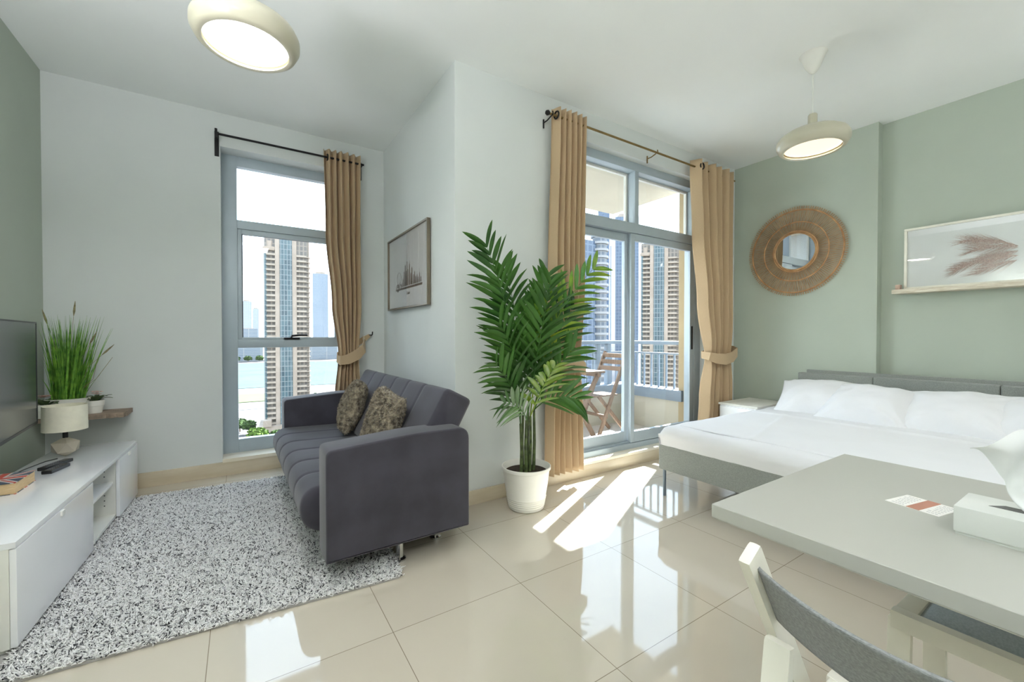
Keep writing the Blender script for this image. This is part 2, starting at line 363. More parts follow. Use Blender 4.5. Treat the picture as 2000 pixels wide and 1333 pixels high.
obj('pane', MB().box(3.04, DX1 - .16, g0 + .018, g0 + .024, DZ0 + .15, 2.04), M_glass, leaf2)
obj('pull_handle', MB().box(DX1 - .150, DX1 - .130, g0 - .004, g0 + .006, 1.02, 1.26, .003), M_black, leaf2)
for (a, b) in ((DX0 + .085, 3.03), (3.11, DX1 - .115)):
    obj('toplight_pane', MB().box(a, b, g1 - .018, g1 - .012, 2.21, DZ1 - .09), M_glass, door)
# exterior reveal in tan render
struct('trim_3', MB().box(DX1 - .022, DX1 - .001, 2.742, 2.86, 0.09, 2.80), M_exttan, 'tan outer reveal to the right of the balcony door', 'reveal')

# ------------------------------------------------------------ balcony
BZ = 0.08
struct('balcony_floor', MB().box(1.46, 4.2, 2.80, 3.84, BZ - .2, BZ), M_balcf, 'pale tiled balcony floor outside the sliding door', 'balcony floor')
struct('balcony_ceiling', MB().poly([(1.46, 2.80), (4.22, 2.80), (4.22, 4.01), (1.46, 4.01)], 'z', 2.80, 3.1), M_ext, 'beige concrete slab over the balcony', 'balcony ceiling')
pw = MB().poly([(1.46, 3.66), (4.04, 3.66), (4.04, 2.80), (4.18, 2.80), (4.18, 3.80), (1.46, 3.80)], 'z', BZ, .44)
struct('balcony_parapet', pw, M_ext, 'low beige balcony parapet under the railing', 'parapet')
rl = thing('balcony_railing', 'blue-grey metal railing on the balcony parapet', 'railing', (4.1, 3.7, .44))
cp = MB(); cp.poly([(1.46, 3.62), (4.00, 3.62), (4.00, 2.80), (4.20, 2.80), (4.20, 3.82), (1.46, 3.82)], 'z', .44, .56, .004)
obj('base_channel', cp, M_rail, rl)
tr = MB(); tr.box(1.46, 4.15, 3.68, 3.76, 1.06, 1.10, .006); tr.box(4.07, 4.15, 2.80, 3.76, 1.06, 1.10, .006)
obj('top_rail', tr, M_rail, rl)
mr_ = MB(); mr_.box(1.46, 4.13, 3.705, 3.735, .945, .965, .002); mr_.box(4.095, 4.125, 2.80, 3.72, .945, .965, .002)
obj('mid_rail', mr_, M_rail, rl)
x = 2.0
pm = bpy.data.meshes.new('post')
for px_ in (2.25, 3.05, 3.62, 3.80): obj('post', MB().box(px_, px_ + .06, 3.69, 3.75, .56, 1.06, .003), M_rail, rl)
k = 0
while x < 4.05:
    if all(abs(x - q - .03) > .05 for q in (2.25, 3.05, 3.62, 3.80)): obj('baluster', MB().box(x - .009, x + .009, 3.711, 3.729, .56, .947), M_rail, rl)
    x += .105
y = 2.86
while y < 3.66: obj('baluster', MB().box(4.101, 4.119, y - .009, y + .009, .56, .947), M_rail, rl); y += .105
# folding teak chair and table
def balcony_chair():
    t = thing('folding_chair', 'weathered brown slatted folding chair on the balcony', 'chair', (3.35, 3.32, BZ))
    y0, y1 = 3.16, 3.48
    for yy in (y0, y1): obj('leg', MB().bar((3.55, yy, .98), (3.12, yy, BZ + .01), .022, .04, bev=.004), M_teak, t)
    for yy in (y0 + .035, y1 - .035): obj('leg', MB().bar((3.16, yy, .52), (3.58, yy, BZ + .01), .022, .036, bev=.004), M_teak, t)
    st = MB()
    for i in range(6): st.box(3.10 + i * .057, 3.145 + i * .057, y0 + .02, y1 - .02, .515, .53, .003)
    obj('seat', st, M_teak, t)
    for i, z in enumerate((.94, .87, .80)):
        xx = 3.55 - (.98 - z) * .48
        obj('back_slat', MB().box(xx - .018, xx + .0, y0 - .005, y1 + .005, z - .024, z + .024, .004), M_teak, t)
    obj('stretcher', MB().bar((3.25, y0, .30), (3.25, y1, .30), .018, .03), M_teak, t)
    return t
balcony_chair()
t = thing('folding_table', 'weathered brown folding table beside the balcony chair', 'table', (2.85, 3.35, BZ))
tt = MB()
for i in range(7): tt.box(2.58, 3.17, 3.11 + i * .072, 3.176 + i * .072, .775, .797, .003)
obj('tabletop', tt, M_teak, t)
for yy in (3.16, 3.54):
    obj('leg', MB().bar((3.12, yy, .765), (2.68, yy, BZ + .01), .024, .045), M_teak, t)
    obj('leg', MB().bar((2.66, yy + .03, .765), (3.10, yy + .03, BZ + .01), .024, .045), M_teak, t)
obj('apron', MB().box(3.10, 3.13, 3.13, 3.58, .735, .775), M_teak, t)

# ------------------------------------------------------------ curtains
def curtain_mesh(zs, xls, xrs, Y, amp, n, z_top, z_bot, waist=None, phase=0.0, nu=None):
    nu = nu or n * 16; nv = 70
    def itp(z, arr):
        for i in range(len(zs) - 1):
            a, b = zs[i], zs[i + 1]
            if a >= z >= b:
                q = (a - z) / (a - b); q = q * q * (3 - 2 * q); return arr[i] + (arr[i + 1] - arr[i]) * q
        return arr[-1] if z < zs[-1] else arr[0]
    def fn(u, v):
        z = z_top + (z_bot - z_top) * v
        xl, xr = itp(z, xls), itp(z, xrs)
        sw = .004 * math.sin(7 * v + u * 9)
        ph = 2 * PI * n * u + phase
        sh = math.sin(ph); sh = math.copysign(abs(sh) ** .75, sh)
        a = amp * (1 + .25 * math.sin(3.1 * u * n + 1.3))
        if waist is not None: a *= 1 - .45 * math.exp(-((z - waist) / .16) ** 2)
        x = xl + (xr - xl) * (u + .010 * math.sin(2 * ph)) + sw
        return (x, Y + a * sh + .006 * math.sin(5 * v + 8 * u), z)
    return MB().grid(fn, nu, nv), itp
def thicken(o, t):
    md = o.modifiers.new('cloth_thickness', 'SOLIDIFY'); md.thickness = t; md.offset = 0
def band(pts, wid, th, twist=0.0):
    """flat cloth strap along pts, width mostly vertical"""
    mb = MB(); P = [Vector(p) for p in pts]; n = len(P)
    vs = []; fs = []
    for i, p in enumerate(P):
        t = (P[min(i + 1, n - 1)] - P[max(i - 1, 0)]).normalized()
        nrm = t.cross(Vector((0, 0, 1)));
        if nrm.length < 1e-4: nrm = Vector((0, -1, 0))
        nrm.normalize(); u = nrm.cross(t).normalized()
        w_ = wid[i] if isinstance(wid, (list, tuple)) else wid
        for a, b in ((-1, -1), (-1, 1), (1, 1), (1, -1)): vs.append(p + u * w_ / 2 * a + nrm * th / 2 * b)
    for i in range(n - 1):
        for k in range(4): fs.append((i * 4 + k, i * 4 + (k + 1) % 4, (i + 1) * 4 + (k + 1) % 4, (i + 1) * 4 + k))
    fs.append((3, 2, 1, 0)); fs.append(tuple((n - 1) * 4 + k for k in range(4)))
    return mb.add(vs, fs, True)
# 1: tall window curtain
cu = thing('curtain', 'beige hessian curtain tied to the right of the tall window', 'curtain', (0.80, 4.10, .12))
cm, ip = curtain_mesh([2.85, 2.1, 1.45, .99, .60, .12], [.635, .645, .70, .755, .72, .70], [.955, .955, .955, .925, .94, .95], 4.095, .034, 6, 2.845, .12, .97)
thicken(obj('fabric', cm, M_curt, cu, sharp=180), .003)
for i in (0,): obj('eyelet', MB().ring((.665 + i * .062, 4.095, 2.775), .026, .006, 'x', 20, 6), M_black, cu)
tb = obj('tieback', band([(.985, 4.165, 1.14), (.99, 4.12, 1.105), (.965, 4.045, 1.04), (.90, 4.02, .985), (.82, 4.018, .945), (.755, 4.035, .935), (.735, 4.08, .95), (.76, 4.14, .98), (.88, 4.165, 1.06), (1.0, 4.17, 1.13), (1.05, 4.172, 1.165)], [.05, .085, .095, .095, .09, .08, .07, .06, .06, .05, .03], .006), M_curt, cu)
hk = MB(); hk.tube([(1.06, 4.20, 1.17), (1.06, 4.15, 1.165), (1.065, 4.125, 1.175), (1.065, 4.12, 1.20)], .006, 8); hk.lathe([(0, 0), (.018, 0), (.018, .006), (0, .006)], (1.06, 4.17, 1.165), 14)
tag(obj('holdback_hook', hk, M_black), 'small black holdback hook on the white wall above the sofa', 'hook')
rd = thing('curtain_rod', 'thin black curtain rod above the tall window', 'curtain rod', (.40, 4.095, 2.775))
obj('rod', MB().tube([(-.165, 4.095, 2.775), (.985, 4.095, 2.775)], .009, 12), M_black, rd)
bk = MB(); bk.box(-.172, -.142, 4.19, 4.20, 2.63, 2.83, .002); bk.tube([(-.157, 4.19, 2.775), (-.157, 4.095, 2.775)], .008, 8); bk.box(-.166, -.148, 4.075, 4.11, 2.74, 2.81, .004)
obj('bracket', bk, M_black, rd)
bk = MB(); bk.box(.955, .985, 4.19, 4.20, 2.66, 2.83, .002); bk.tube([(.972, 4.19, 2.775), (.972, 4.095, 2.775)], .008, 8); obj('bracket', bk, M_black, rd)
# 2: left of balcony door
cu = thing('curtain', 'beige hessian curtain behind the palm, left of the balcony door', 'curtain', (2.09, 2.45, .12))
cm, ip = curtain_mesh([2.86, 1.6, 1.0, .5, .12], [1.965, 1.935, 1.93, 1.90, 1.895], [2.275, 2.26, 2.215, 2.235, 2.25], 2.45, .036, 6, 2.862, .115, .93, phase=.8)
thicken(obj('fabric', cm, M_curt, cu, sharp=180), .003)
for i in (0,): obj('eyelet', MB().ring((1.975 + i * .055, 2.44, 2.80), .026, .006, 'x', 20, 6), M_black, cu)
obj('tieback', band([(1.87, 2.53, 1.04), (1.875, 2.46, 1.045), (1.90, 2.395, 1.04), (2.0, 2.375, 1.0), (2.1, 2.37, .955), (2.19, 2.375, .915), (2.235, 2.40, .90), (2.23, 2.50, .92), (2.05, 2.53, 1.0), (1.87, 2.535, 1.06)], [.05, .06, .09, .10, .10, .095, .08, .07, .06, .05], .006), M_curt, cu)
# 3: right of balcony door
cu = thing('curtain', 'beige hessian curtain gathered beside the white nightstand', 'curtain', (4.05, 2.45, .12))
cm, ip = curtain_mesh([2.78, 2.2, 1.5, .95, .55, .12], [3.68, 3.72, 3.81, 3.905, 3.84, 3.80], [4.37, 4.36, 4.35, 4.32, 4.33, 4.34], 2.44, .045, 6, 2.865, .115, .95, phase=2.2)
thicken(obj('fabric', cm, M_curt, cu, sharp=180), .003)
for i in (0,): obj('eyelet', MB().ring((3.745, 2.402, 2.80), .028, .007, 'y', 20, 6), M_black, cu)
obj('tieback', band([(4.36, 2.53, 1.05), (4.365, 2.44, 1.02), (4.33, 2.372, .99), (4.2, 2.35, .945), (4.07, 2.345, .925), (3.95, 2.36, .935), (3.885, 2.40, .955), (3.90, 2.50, .97), (4.1, 2.53, 1.0), (4.36, 2.535, 1.06)], [.04, .07, .10, .11, .11, .10, .08, .07, .06, .05], .006), M_curt, cu)
rd = thing('curtain_rod', 'long bronze curtain rod above the balcony door', 'curtain rod', (3.1, 2.45, 2.80))
obj('rod', MB().tube([(1.90, 2.45, 2.80), (4.40, 2.45, 2.80)], .009, 12), M_brass, rd)
for bx_ in (1.935, 3.12):
    bk = MB(); bk.tube([(bx_, 2.55, 2.775), (bx_, 2.50, 2.775), (bx_, 2.45, 2.788)], .005, 8); bk.tube([(bx_, 2.545, 2.80), (bx_, 2.545, 2.735)], .006, 8); bk.tube([(bx_, 2.44, 2.785), (bx_ , 2.43, 2.80), (bx_, 2.435, 2.815)], .005, 8)
    obj('bracket', bk, M_black if bx_ < 2 else M_brass, rd)
fb = MB(); fb.lathe([(0, -.02), (.014, -.014), (.02, 0), (.014, .014), (0, .02)], (0, 0, 0), 14); fb.v = [(1.90 + p[2], 2.45 + p[1], 2.80 + p[0]) for p in fb.v]
obj('finial', fb, M_black, rd)

# ------------------------------------------------------------ sofa
def rrect(pts, r, seg=6):
    """round the corners of a closed polygon; r scalar or per corner"""
    out = []; n = len(pts)
    for i in range(n):
        p = Vector(pts[i]); a = Vector(pts[i - 1]); b = Vector(pts[(i + 1) % n]); rr = r[i] if isinstance(r, (list, tuple)) else r
        u = (a - p).normalized(); v = (b - p).normalized()
        for k in range(seg + 1):
            t = k / seg; q = (p + u * rr) * (1 - t) ** 2 + p * 2 * t * (1 - t) + (p + v * rr) * t * t; out.append((q.x, q.y))
    return out
def resample(pts, n):
    P = [Vector(p) for p in pts] + [Vector(pts[0])]; d = [0]
    for i in range(1, len(P)): d.append(d[-1] + (P[i] - P[i - 1]).length)
    out = []; j = 0
    for k in range(n):
        s_ = d[-1] * k / n
        while d[j + 1] < s_: j += 1
        q = (s_ - d[j]) / max(1e-9, d[j + 1] - d[j]); out.append(P[j].lerp(P[j + 1], q))
    return out
def channel(prof, y0, y1, seams, depth, ny=150, np_=90, endr=.03, puff=.006):
    """upholstered slab: profile in (x,z) swept along y, pinched at seams and rounded at the ends"""
    P = resample(prof, np_); n = len(P); N = []
    for i in range(n):
        t = (P[(i + 1) % n] - P[i - 1]).normalized(); N.append(Vector((t.y, -t.x)))
    cx = sum((p for p in P), Vector((0, 0))) / n
    if sum((P[i] - cx).dot(N[i]) for i in range(n)) < 0: N = [-q for q in N]
    vs = []; fs = []
    for j in range(ny + 1):
        y = y0 + (y1 - y0) * j / ny
        ds = min([abs(y - s_) for s_ in seams] + [9]); off = -depth * math.exp(-(ds / .011) ** 2) + puff * min(1, ds / .08)
        e_ = min(y - y0, y1 - y)
        if e_ < endr: off -= endr - math.sqrt(max(0, endr ** 2 - (endr - e_) ** 2))
        for i in range(n):
            q = P[i] + N[i] * off; vs.append((q.x, y, q.y))
    for j in range(ny):
        for i in range(n): fs.append((j * n + i, j * n + (i + 1) % n, (j + 1) * n + (i + 1) % n, (j + 1) * n + i))
    fs.append(tuple(range(n))[::-1]); fs.append(tuple(ny * n + i for i in range(n)))
    return MB().add(vs, fs, True)
sofa = thing('sofa', 'dark charcoal velour sofa bed with channel stitching and chrome feet', 'sofa', (.315, 2.02, 0), math.radians(.9))
LY = 1.99
armp = rrect([(0, .125), (0, .638), (.42, .668), (.725, .664), (.725, .125)], [.008, .03, .10, .065, .01])
for a, b in ((0, .185), (LY - .185, LY)):
    obj('armrest', MB().poly(armp, 'y', a, b, .012, 3), M_sofa, sofa, world=False, sharp=60)
obj('base_frame', MB().box(.03, .70, .16, LY - .16, .125, .23, .008), M_sofa, sofa, world=False)
seams = [.19 + (LY - .38) * k / 6 for k in range(1, 6)]
seatp = rrect([(-.075, .215), (-.085, .425), (.56, .405), (.56, .22), (.10, .18)], [.10, .11, .04, .03, .05], 8)
obj('seat', channel(seatp, .187, LY - .187, seams, .006, endr=.035, puff=.0015), M_sofa, sofa, world=False, sharp=80)
backp = rrect([(.40, .42), (.658, .868), (.815, .785), (.575, .36)], [.04, .035, .03, .04], 6)
obj('backrest', channel(backp, .13, LY - .13, seams, .006, endr=.02, puff=.001), M_sofa, sofa, world=False, sharp=60)
for (lx, ly) in ((.37, .10), (.10, .22), (.06, LY - .25), (.60, LY - .25), (.62, .22)):
    lg = MB(); lg.lathe([(0, 0), (.032, 0), (.032, .008), (.019, .016), (.019, .105), (.03, .112), (.03, .13), (0, .13)], (lx, ly, 0 if lx > .3 or True else 0), 20)
    obj('foot', lg, M_chrome, sofa, world=False)

# ------------------------------------------------------------ pillows and cushions
def pillow_mesh(w, h, t, n=44, seed=0, wr=.006, sag=0.0, wf=7.0, crisp=.45):
    rnd = Vector((seed * 3.7, seed * 1.9, 5.1))
    vs = []; fs = []
    for side in (1, -1):
        for j in range(n + 1):
            for i in range(n + 1):
                u = -1 + 2 * i / n; v = -1 + 2 * j / n
                pin = 1 - .07 * (1 - v * v) * abs(u) ** 2; pin2 = 1 - .07 * (1 - u * u) * abs(v) ** 2
                x = w / 2 * u * pin; y = h / 2 * v * pin2
                z = t / 2 * (max(0, (1 - abs(u) ** 2.6)) ** crisp) * (max(0, (1 - abs(v) ** 2.6)) ** crisp)
                p = Vector((x * wf, y * wf, side * .7)) + rnd
                k = min(1, z / (t * .2)) if t else 0
                nz_ = noise.noise(p) * wr * 1.4 + noise.noise(p * 2.3) * wr * .8
                # radial corner creases
                ang = math.atan2(abs(v) - 1.15, abs(u) - 1.15)
                cr = math.sin(ang * 22 + seed) * wr * .8 * (abs(u) * abs(v)) ** 1.5
                z = z + (nz_ + cr) * k
                y2 = y - sag * (1 - u * u) * max(0, v)
                vs.append((x, y2, side * z))
    m = (n + 1) ** 2
    for s_ in (0, 1):
        for j in range(n):
            for i in range(n):
                a = s_ * m + j * (n + 1) + i; q = (a, a + 1, a + n + 2, a + n + 1); fs.append(q if s_ == 0 else q[::-1])
    return vs, fs
def weld(o, d=.0006):
    b = bmesh.new(); b.from_mesh(o.data); bmesh.ops.remove_doubles(b, verts=b.verts[:], dist=d); b.to_mesh(o.data); b.free()
def place_pillow(name, w, h, t, c, nrm, roll, m, seed, **kw):
    """nrm = facing direction of the pillow; roll turns it in its own plane"""
    vs, fs = pillow_mesh(w, h, t, seed=seed, **kw)
    z = Vector(nrm).normalized(); x = Vector((0, 0, 1)).cross(z).normalized(); y = z.cross(x)
    cr, sr = math.cos(roll), math.sin(roll); X = x * cr + y * sr; Y = -x * sr + y * cr
    out = [Vector(c) + X * p[0] + Y * p[1] + z * p[2] for p in vs]
    o = obj(name, MB().add(out, fs, True), m, sharp=180); weld(o); return o
M_fur = mat('mottled_brown_plush', (170, 158, 136), rough=0.95, lo=(84, 74, 62), scale=38, bump=1.0, bscale=70, spec=.15, sheen=.5)
def plush(o, seed):
    # dense short plush pile as tufts on the cushion
    me = o.data; rng = np.random.default_rng(seed)
    me.calc_loop_triangles(); nt_ = len(me.loop_triangles)
    v = np.zeros(len(me.vertices) * 3); me.vertices.foreach_get('co', v); v = v.reshape(-1, 3)
    vn = np.zeros(len(me.vertices) * 3); me.vertices.foreach_get('normal', vn); vn = vn.reshape(-1, 3)
    ti = np.zeros(nt_ * 3, dtype=np.int32); me.loop_triangles.foreach_get('vertices', ti); ti = ti.reshape(-1, 3)
    N = 9000; k = rng.integers(0, nt_, N); r = rng.random((N, 3)); r /= r.sum(1)[:, None]
    p = (v[ti[k]] * r[:, :, None]).sum(1); n = (vn[ti[k]] * r[:, :, None]).sum(1)
    d = n + rng.normal(0, .55, (N, 3)) + np.array([0, 0, -.35]); d /= np.linalg.norm(d, axis=1)[:, None]
    s_ = np.cross(d, rng.normal(0, 1, (N, 3))); s_ /= np.linalg.norm(s_, axis=1)[:, None]
    s2 = np.cross(d, s_)
    ln = rng.uniform(.010, .019, (N, 1)); w = .0026
    V = np.stack([p + s_ * w, p - s_ * w * .5 + s2 * w, p - s_ * w * .5 - s2 * w, p + d * ln], 1).reshape(-1, 3)
    b = np.arange(N)[:, None] * 4; F = np.concatenate([b + [0, 1, 3], b + [1, 2, 3], b + [2, 0, 3]])
    m = bpy.data.meshes.new('plush_pile'); m.from_pydata(V.tolist(), [], F.tolist()); m.materials.append(M_fur)
    q = bpy.data.objects.new('plush_pile', m); C.objects.link(q); q.parent = o; q['kind'] = 'stuff'
c1 = place_pillow('cushion', .38, .40, .15, (.72, 3.40, .62), (-.93, .16, .30), .06, M_fur, 3, wr=.012, n=30)
tag(c1, 'mottled brown plush cushion nearer the window on the charcoal sofa', 'cushion', 'plush cushions on the sofa'); plush(c1, 1)
c2 = place_pillow('cushion', .38, .40, .15, (.735, 2.62, .62), (-.93, -.10, .33), -.12, M_fur, 5, wr=.012, n=30)
tag(c2, 'mottled brown plush cushion nearer the large front armrest of the sofa', 'cushion', 'plush cushions on the sofa'); plush(c2, 2)

# ------------------------------------------------------------ shag rug
rug = thing('shag_rug', 'white and dark grey speckled shag rug in front of the sofa', 'rug', (0, 3.0, 0))
RC = [(-.86, 2.075), (.645, 1.955), (.765, 3.82), (-.72, 3.925)]
obj('backing', MB().poly(rrect(RC, .04), 'z', .001, .010), mat('rug_backing', (170, 168, 166), rough=1), rug)
def rug_pile():
    rng = np.random.default_rng(5); N = 125000
    u = rng.random(N); v = rng.random(N); A, B, Cc, D = [np.array(p) for p in RC]
    p = (A * ((1 - u) * (1 - v))[:, None] + B * (u * (1 - v))[:, None] + Cc * (u * v)[:, None] + D * ((1 - u) * v)[:, None])
    base = np.column_stack([p, np.full(N, .008)])
    # stay out of the cabinet plinth
    keep = ~(base[:, 0] < -.70); base = base[keep]; N = len(base)
    fx = np.sin(base[:, 0] * 9 + 3 * np.sin(base[:, 1] * 5)); fy = np.cos(base[:, 1] * 8 + 2 * np.sin(base[:, 0] * 7))
    lean = np.column_stack([fx * .35 + rng.normal(0, .75, N), fy * .35 + rng.normal(0, .75, N), np.full(N, .75)])
    lean /= np.linalg.norm(lean, axis=1)[:, None]
    ln = rng.uniform(.015, .026, N)[:, None]
    s_ = np.cross(lean, rng.normal(0, 1, (N, 3))); s_ /= np.linalg.norm(s_, axis=1)[:, None]; s2 = np.cross(lean, s_)
    w = rng.uniform(.0016, .0027, N)[:, None]
    mid = base + lean * ln * .55; tip = mid + (lean * .45 + np.column_stack([rng.normal(0, .25, N), rng.normal(0, .25, N), -.12 * np.ones(N)])) * ln
    def tri(c, q): return [c + s_ * w * q, c + (-.5 * s_ + .87 * s2) * w * q, c + (-.5 * s_ - .87 * s2) * w * q]
    V = np.stack(tri(base, 1.) + tri(mid, 1.15) + tri(tip, .7), 1).reshape(-1, 3)
    V[:, 2] = np.maximum(V[:, 2], .004)
    b = np.arange(N)[:, None] * 9
    F = np.concatenate([b + q for q in ([0, 1, 4, 3], [1, 2, 5, 4], [2, 0, 3, 5], [3, 4, 7, 6], [4, 5, 8, 7], [5, 3, 6, 8])])
    T = b + np.array([6, 7, 8])
    me = bpy.data.meshes.new('pile'); nf = len(F); ntt = len(T)
    me.vertices.add(len(V)); me.vertices.foreach_set('co', V.ravel())
    me.loops.add(nf * 4 + ntt * 3); me.loops.foreach_set('vertex_index', np.concatenate([F.ravel(), T.ravel()]))
    me.polygons.add(nf + ntt)
    me.polygons.foreach_set('loop_start', np.concatenate([np.arange(nf) * 4, nf * 4 + np.arange(ntt) * 3]))
    me.polygons.foreach_set('loop_total', np.concatenate([np.full(nf, 4), np.full(ntt, 3)]))
    me.update(); me.validate()
    col = me.color_attributes.new('yarn', 'FLOAT_COLOR', 'POINT')
    # yarn colours: clumps of dark yarn among white ones
    h = rng.random(N); dark = h < .13; c = np.ones((N, 4)); g = rng.uniform(.80, .92, N)
    c[:, 0] = g; c[:, 1] = g * .99; c[:, 2] = g * .985
    gd = rng.uniform(.035, .12, N); c[dark, 0] = gd[dark]; c[dark, 1] = gd[dark] * 1.03; c[dark, 2] = gd[dark] * 1.12
    mid_ = (h > .13) & (h < .20); c[mid_, :3] = (rng.uniform(.25, .42, N)[:, None] * np.array([1, 1, 1.02]))[mid_]
    col.data.foreach_set('color', np.repeat(c, 9, axis=0).ravel())
    m = bpy.data.materials.new('rug_yarn'); m.use_nodes = True; n = m.node_tree.nodes; L = m.node_tree.links; b_ = n['Principled BSDF']
    at = n.new('ShaderNodeVertexColor'); at.layer_name = 'yarn'; L.new(at.outputs[0], b_.inputs['Base Color'])
    b_.inputs['Roughness'].default_value = .9; b_.inputs['Specular IOR Level'].default_value = .15
    me.materials.append(m); o = bpy.data.objects.new('pile', me); C.objects.link(o); o.parent = rug; o.location = (0, -3.0, 0); o['kind'] = 'stuff'
rug_pile()

# ------------------------------------------------------------ television cabinet (front from (-.70,2.24) to (-.642,3.94))
cab = thing('television_cabinet', 'long white gloss television cabinet with open shelf between two doors', 'cabinet', (-.688, 2.232, 0), math.radians(-2.0))
CL, CD, CH = 1.72, .40, .415
def cb(x0, x1, y0, y1, z0, z1, b=.002): return MB().box(x0, x1, y0, y1, z0, z1, b)
y1_, y2_ = .79, 1.30
top_z = CH - .022
obj('top_panel', cb(-CD, .0, 0, CL, top_z, CH), M_gloss, cab, world=False)
for yy in (0, y1_ + .0, y2_ - .018, CL - .018):
    obj('side_panel', cb(-CD, -.018, yy, yy + .018, .03, top_z), M_whitem, cab, world=False)
obj('bottom_panel', cb(-CD, -.018, .018, CL - .018, .03, .05), M_whitem, cab, world=False)
obj('back_panel', cb(-CD, -CD + .006, .018, CL - .018, .05, top_z), M_whitem, cab, world=False)
obj('shelf', cb(-CD + .01, -.03, y1_ + .018, y2_ - .018, .235, .253), M_gloss, cab, world=False)
for a, b in ((.002, y1_ + .016), (y2_ - .016, CL - .002)):
    d_ = obj('drawer_front', cb(-.017, .001, a, b, .032, top_z - .004), M_gloss, cab, world=False)
    yc = (a + b) / 2
    obj('latch_tab', MB().box(-.004, .008, yc - .016, yc + .016, top_z - .030, top_z - .008, .002), M_whitem, d_, world=False)
for yy in (.02, CL - .06):
    for xx in (-CD + .03, -.06): obj('foot', cb(xx, xx + .03, yy, yy + .03, 0, .03), M_whitem, cab, world=False)
for zz in (.11, .142, .174, .206, .29, .322):
    obj('peg_hole', MB().box(-.073, -.067, y2_ - .0195, y2_ - .018, zz - .003, zz + .003), M_aluD, cab, world=False)

# things on the cabinet
def faceted(R, H_, z0=0.0):
    b = bmesh.new(); bmesh.ops.create_icosphere(b, subdivisions=1, radius=1)
    rr = random.Random(4)
    for v in b.verts:
        a = rr.uniform(.94, 1.05); v.co = Vector((v.co.x * R * a, v.co.y * R * a, v.co.z * H_ / 2 * 1.05))
        v.co.z = min(max(v.co.z, -H_ / 2), H_ / 2)
    for v in b.verts: v.co.z += H_ / 2 + z0
    return b
LX, LYy = -.915, 3.66
lamp = thing('table_lamp', 'small table lamp with cream drum shade on faceted grey base', 'table lamp', (LX, LYy, CH))
obj('lamp_base', MB().bm(faceted(.072, .124), False, Matrix.Translation((LX, LYy, CH))), M_concrete, lamp)
ft = MB(); ft.tube([(LX, LYy, CH + .115), (LX, LYy, CH + .20)], .013, 12); obj('lamp_socket', ft, M_plastic, lamp)
fr_ = MB()
for a in (0.4, 2.5, 4.6): fr_.tube([(LX + .012 * math.cos(a), LYy + .012 * math.sin(a), CH + .160), (LX + .094 * math.cos(a), LYy + .094 * math.sin(a), CH + .172)], .0022, 6)
obj('shade_ring', fr_, M_plastic, lamp)
shd = MB(); shd.lathe([(.098, .167), (.0985, .165), (.101, .165), (.0995, .318), (.097, .318), (.098, .167)], (LX, LYy, CH), 48); shd.f = shd.f[:-2]; shd.sm = shd.sm[:-2]
obj('lamp_shade', shd, M_shade, lamp)
tag(obj('lamp_cord', MB().tube([(LX - .02, LYy - .06, CH + .004), (LX - .06, LYy - .10, CH + .003), (LX - .10, LYy - .25, CH + .003), (LX - .12, LYy - .42, CH + .003), (LX - .16, LYy - .60, CH + .003)], .0028, 6), M_plastic), 'thin black cord curving over the white cabinet behind the lamp', 'cord')
# book with union flag cover
M_paper = mat('book_pages', (226, 200, 160), rough=.9, lo=(196, 164, 118), scale=20, stretch=(1, 1, 60))
def flagmat():
    m = bpy.data.materials.new('union_flag_cover'); m.use_nodes = True; n = m.node_tree.nodes; L = m.node_tree.links; b = n['Principled BSDF']; b.inputs['Roughness'].default_value = .4
    t = n.new('ShaderNodeTexCoord'); s_ = n.new('ShaderNodeSeparateXYZ'); L.new(t.outputs['Generated'], s_.inputs[0])
    def M(op, a, c=None):
        q = n.new('ShaderNodeMath'); q.operation = op
        for i, v in enumerate((a, c)):
            if v is None: continue
            if isinstance(v, (int, float)): q.inputs[i].default_value = v
            else: L.new(v, q.inputs[i])
        return q.outputs[0]
    x = M('SUBTRACT', s_.outputs['X'], .5); y_ = M('SUBTRACT', s_.outputs['Y'], .5)
    ax = M('ABSOLUTE', x); ay = M('ABSOLUTE', y_); dg = M('ABSOLUTE', M('SUBTRACT', ax, ay))
    mn = M('MINIMUM', ax, ay)
    wcross = M('LESS_THAN', mn, .12); rcross = M('LESS_THAN', mn, .07); wd = M('LESS_THAN', dg, .09); rd_ = M('LESS_THAN', dg, .035)
    def mix(f, a, c):
        q = n.new('ShaderNodeMix'); q.data_type = 'RGBA'; L.new(f, q.inputs[0])
        for i, v in ((6, a), (7, c)):
            if isinstance(v, tuple): q.inputs[i].default_value = (*lin(v), 1)
            else: L.new(v, q.inputs[i])
        return q.outputs[2]
    c = mix(wd, (74, 84, 100), (214, 208, 202)); c = mix(rd_, c, (196, 84, 72)); c = mix(wcross, c, (220, 214, 208)); c = mix(rcross, c, (204, 84, 70))
    L.new(c, b.inputs['Base Color']); return m
M_flag = flagmat()
book = thing('book', 'thick paperback book with a faded british flag cover on the cabinet', 'book', (-.99, 3.02, CH), math.radians(-1))
obj('pages', MB().box(-.095, .095, -.105, .105, .002, .052, .001), M_paper, book, world=False)
obj('cover', MB().box(-.098, .098, -.108, .108, .052, .055, .0008), M_flag, book, world=False)
obj('back_cover', MB().box(-.098, .098, -.108, .108, 0, .002, .0005), M_flag, book, world=False)
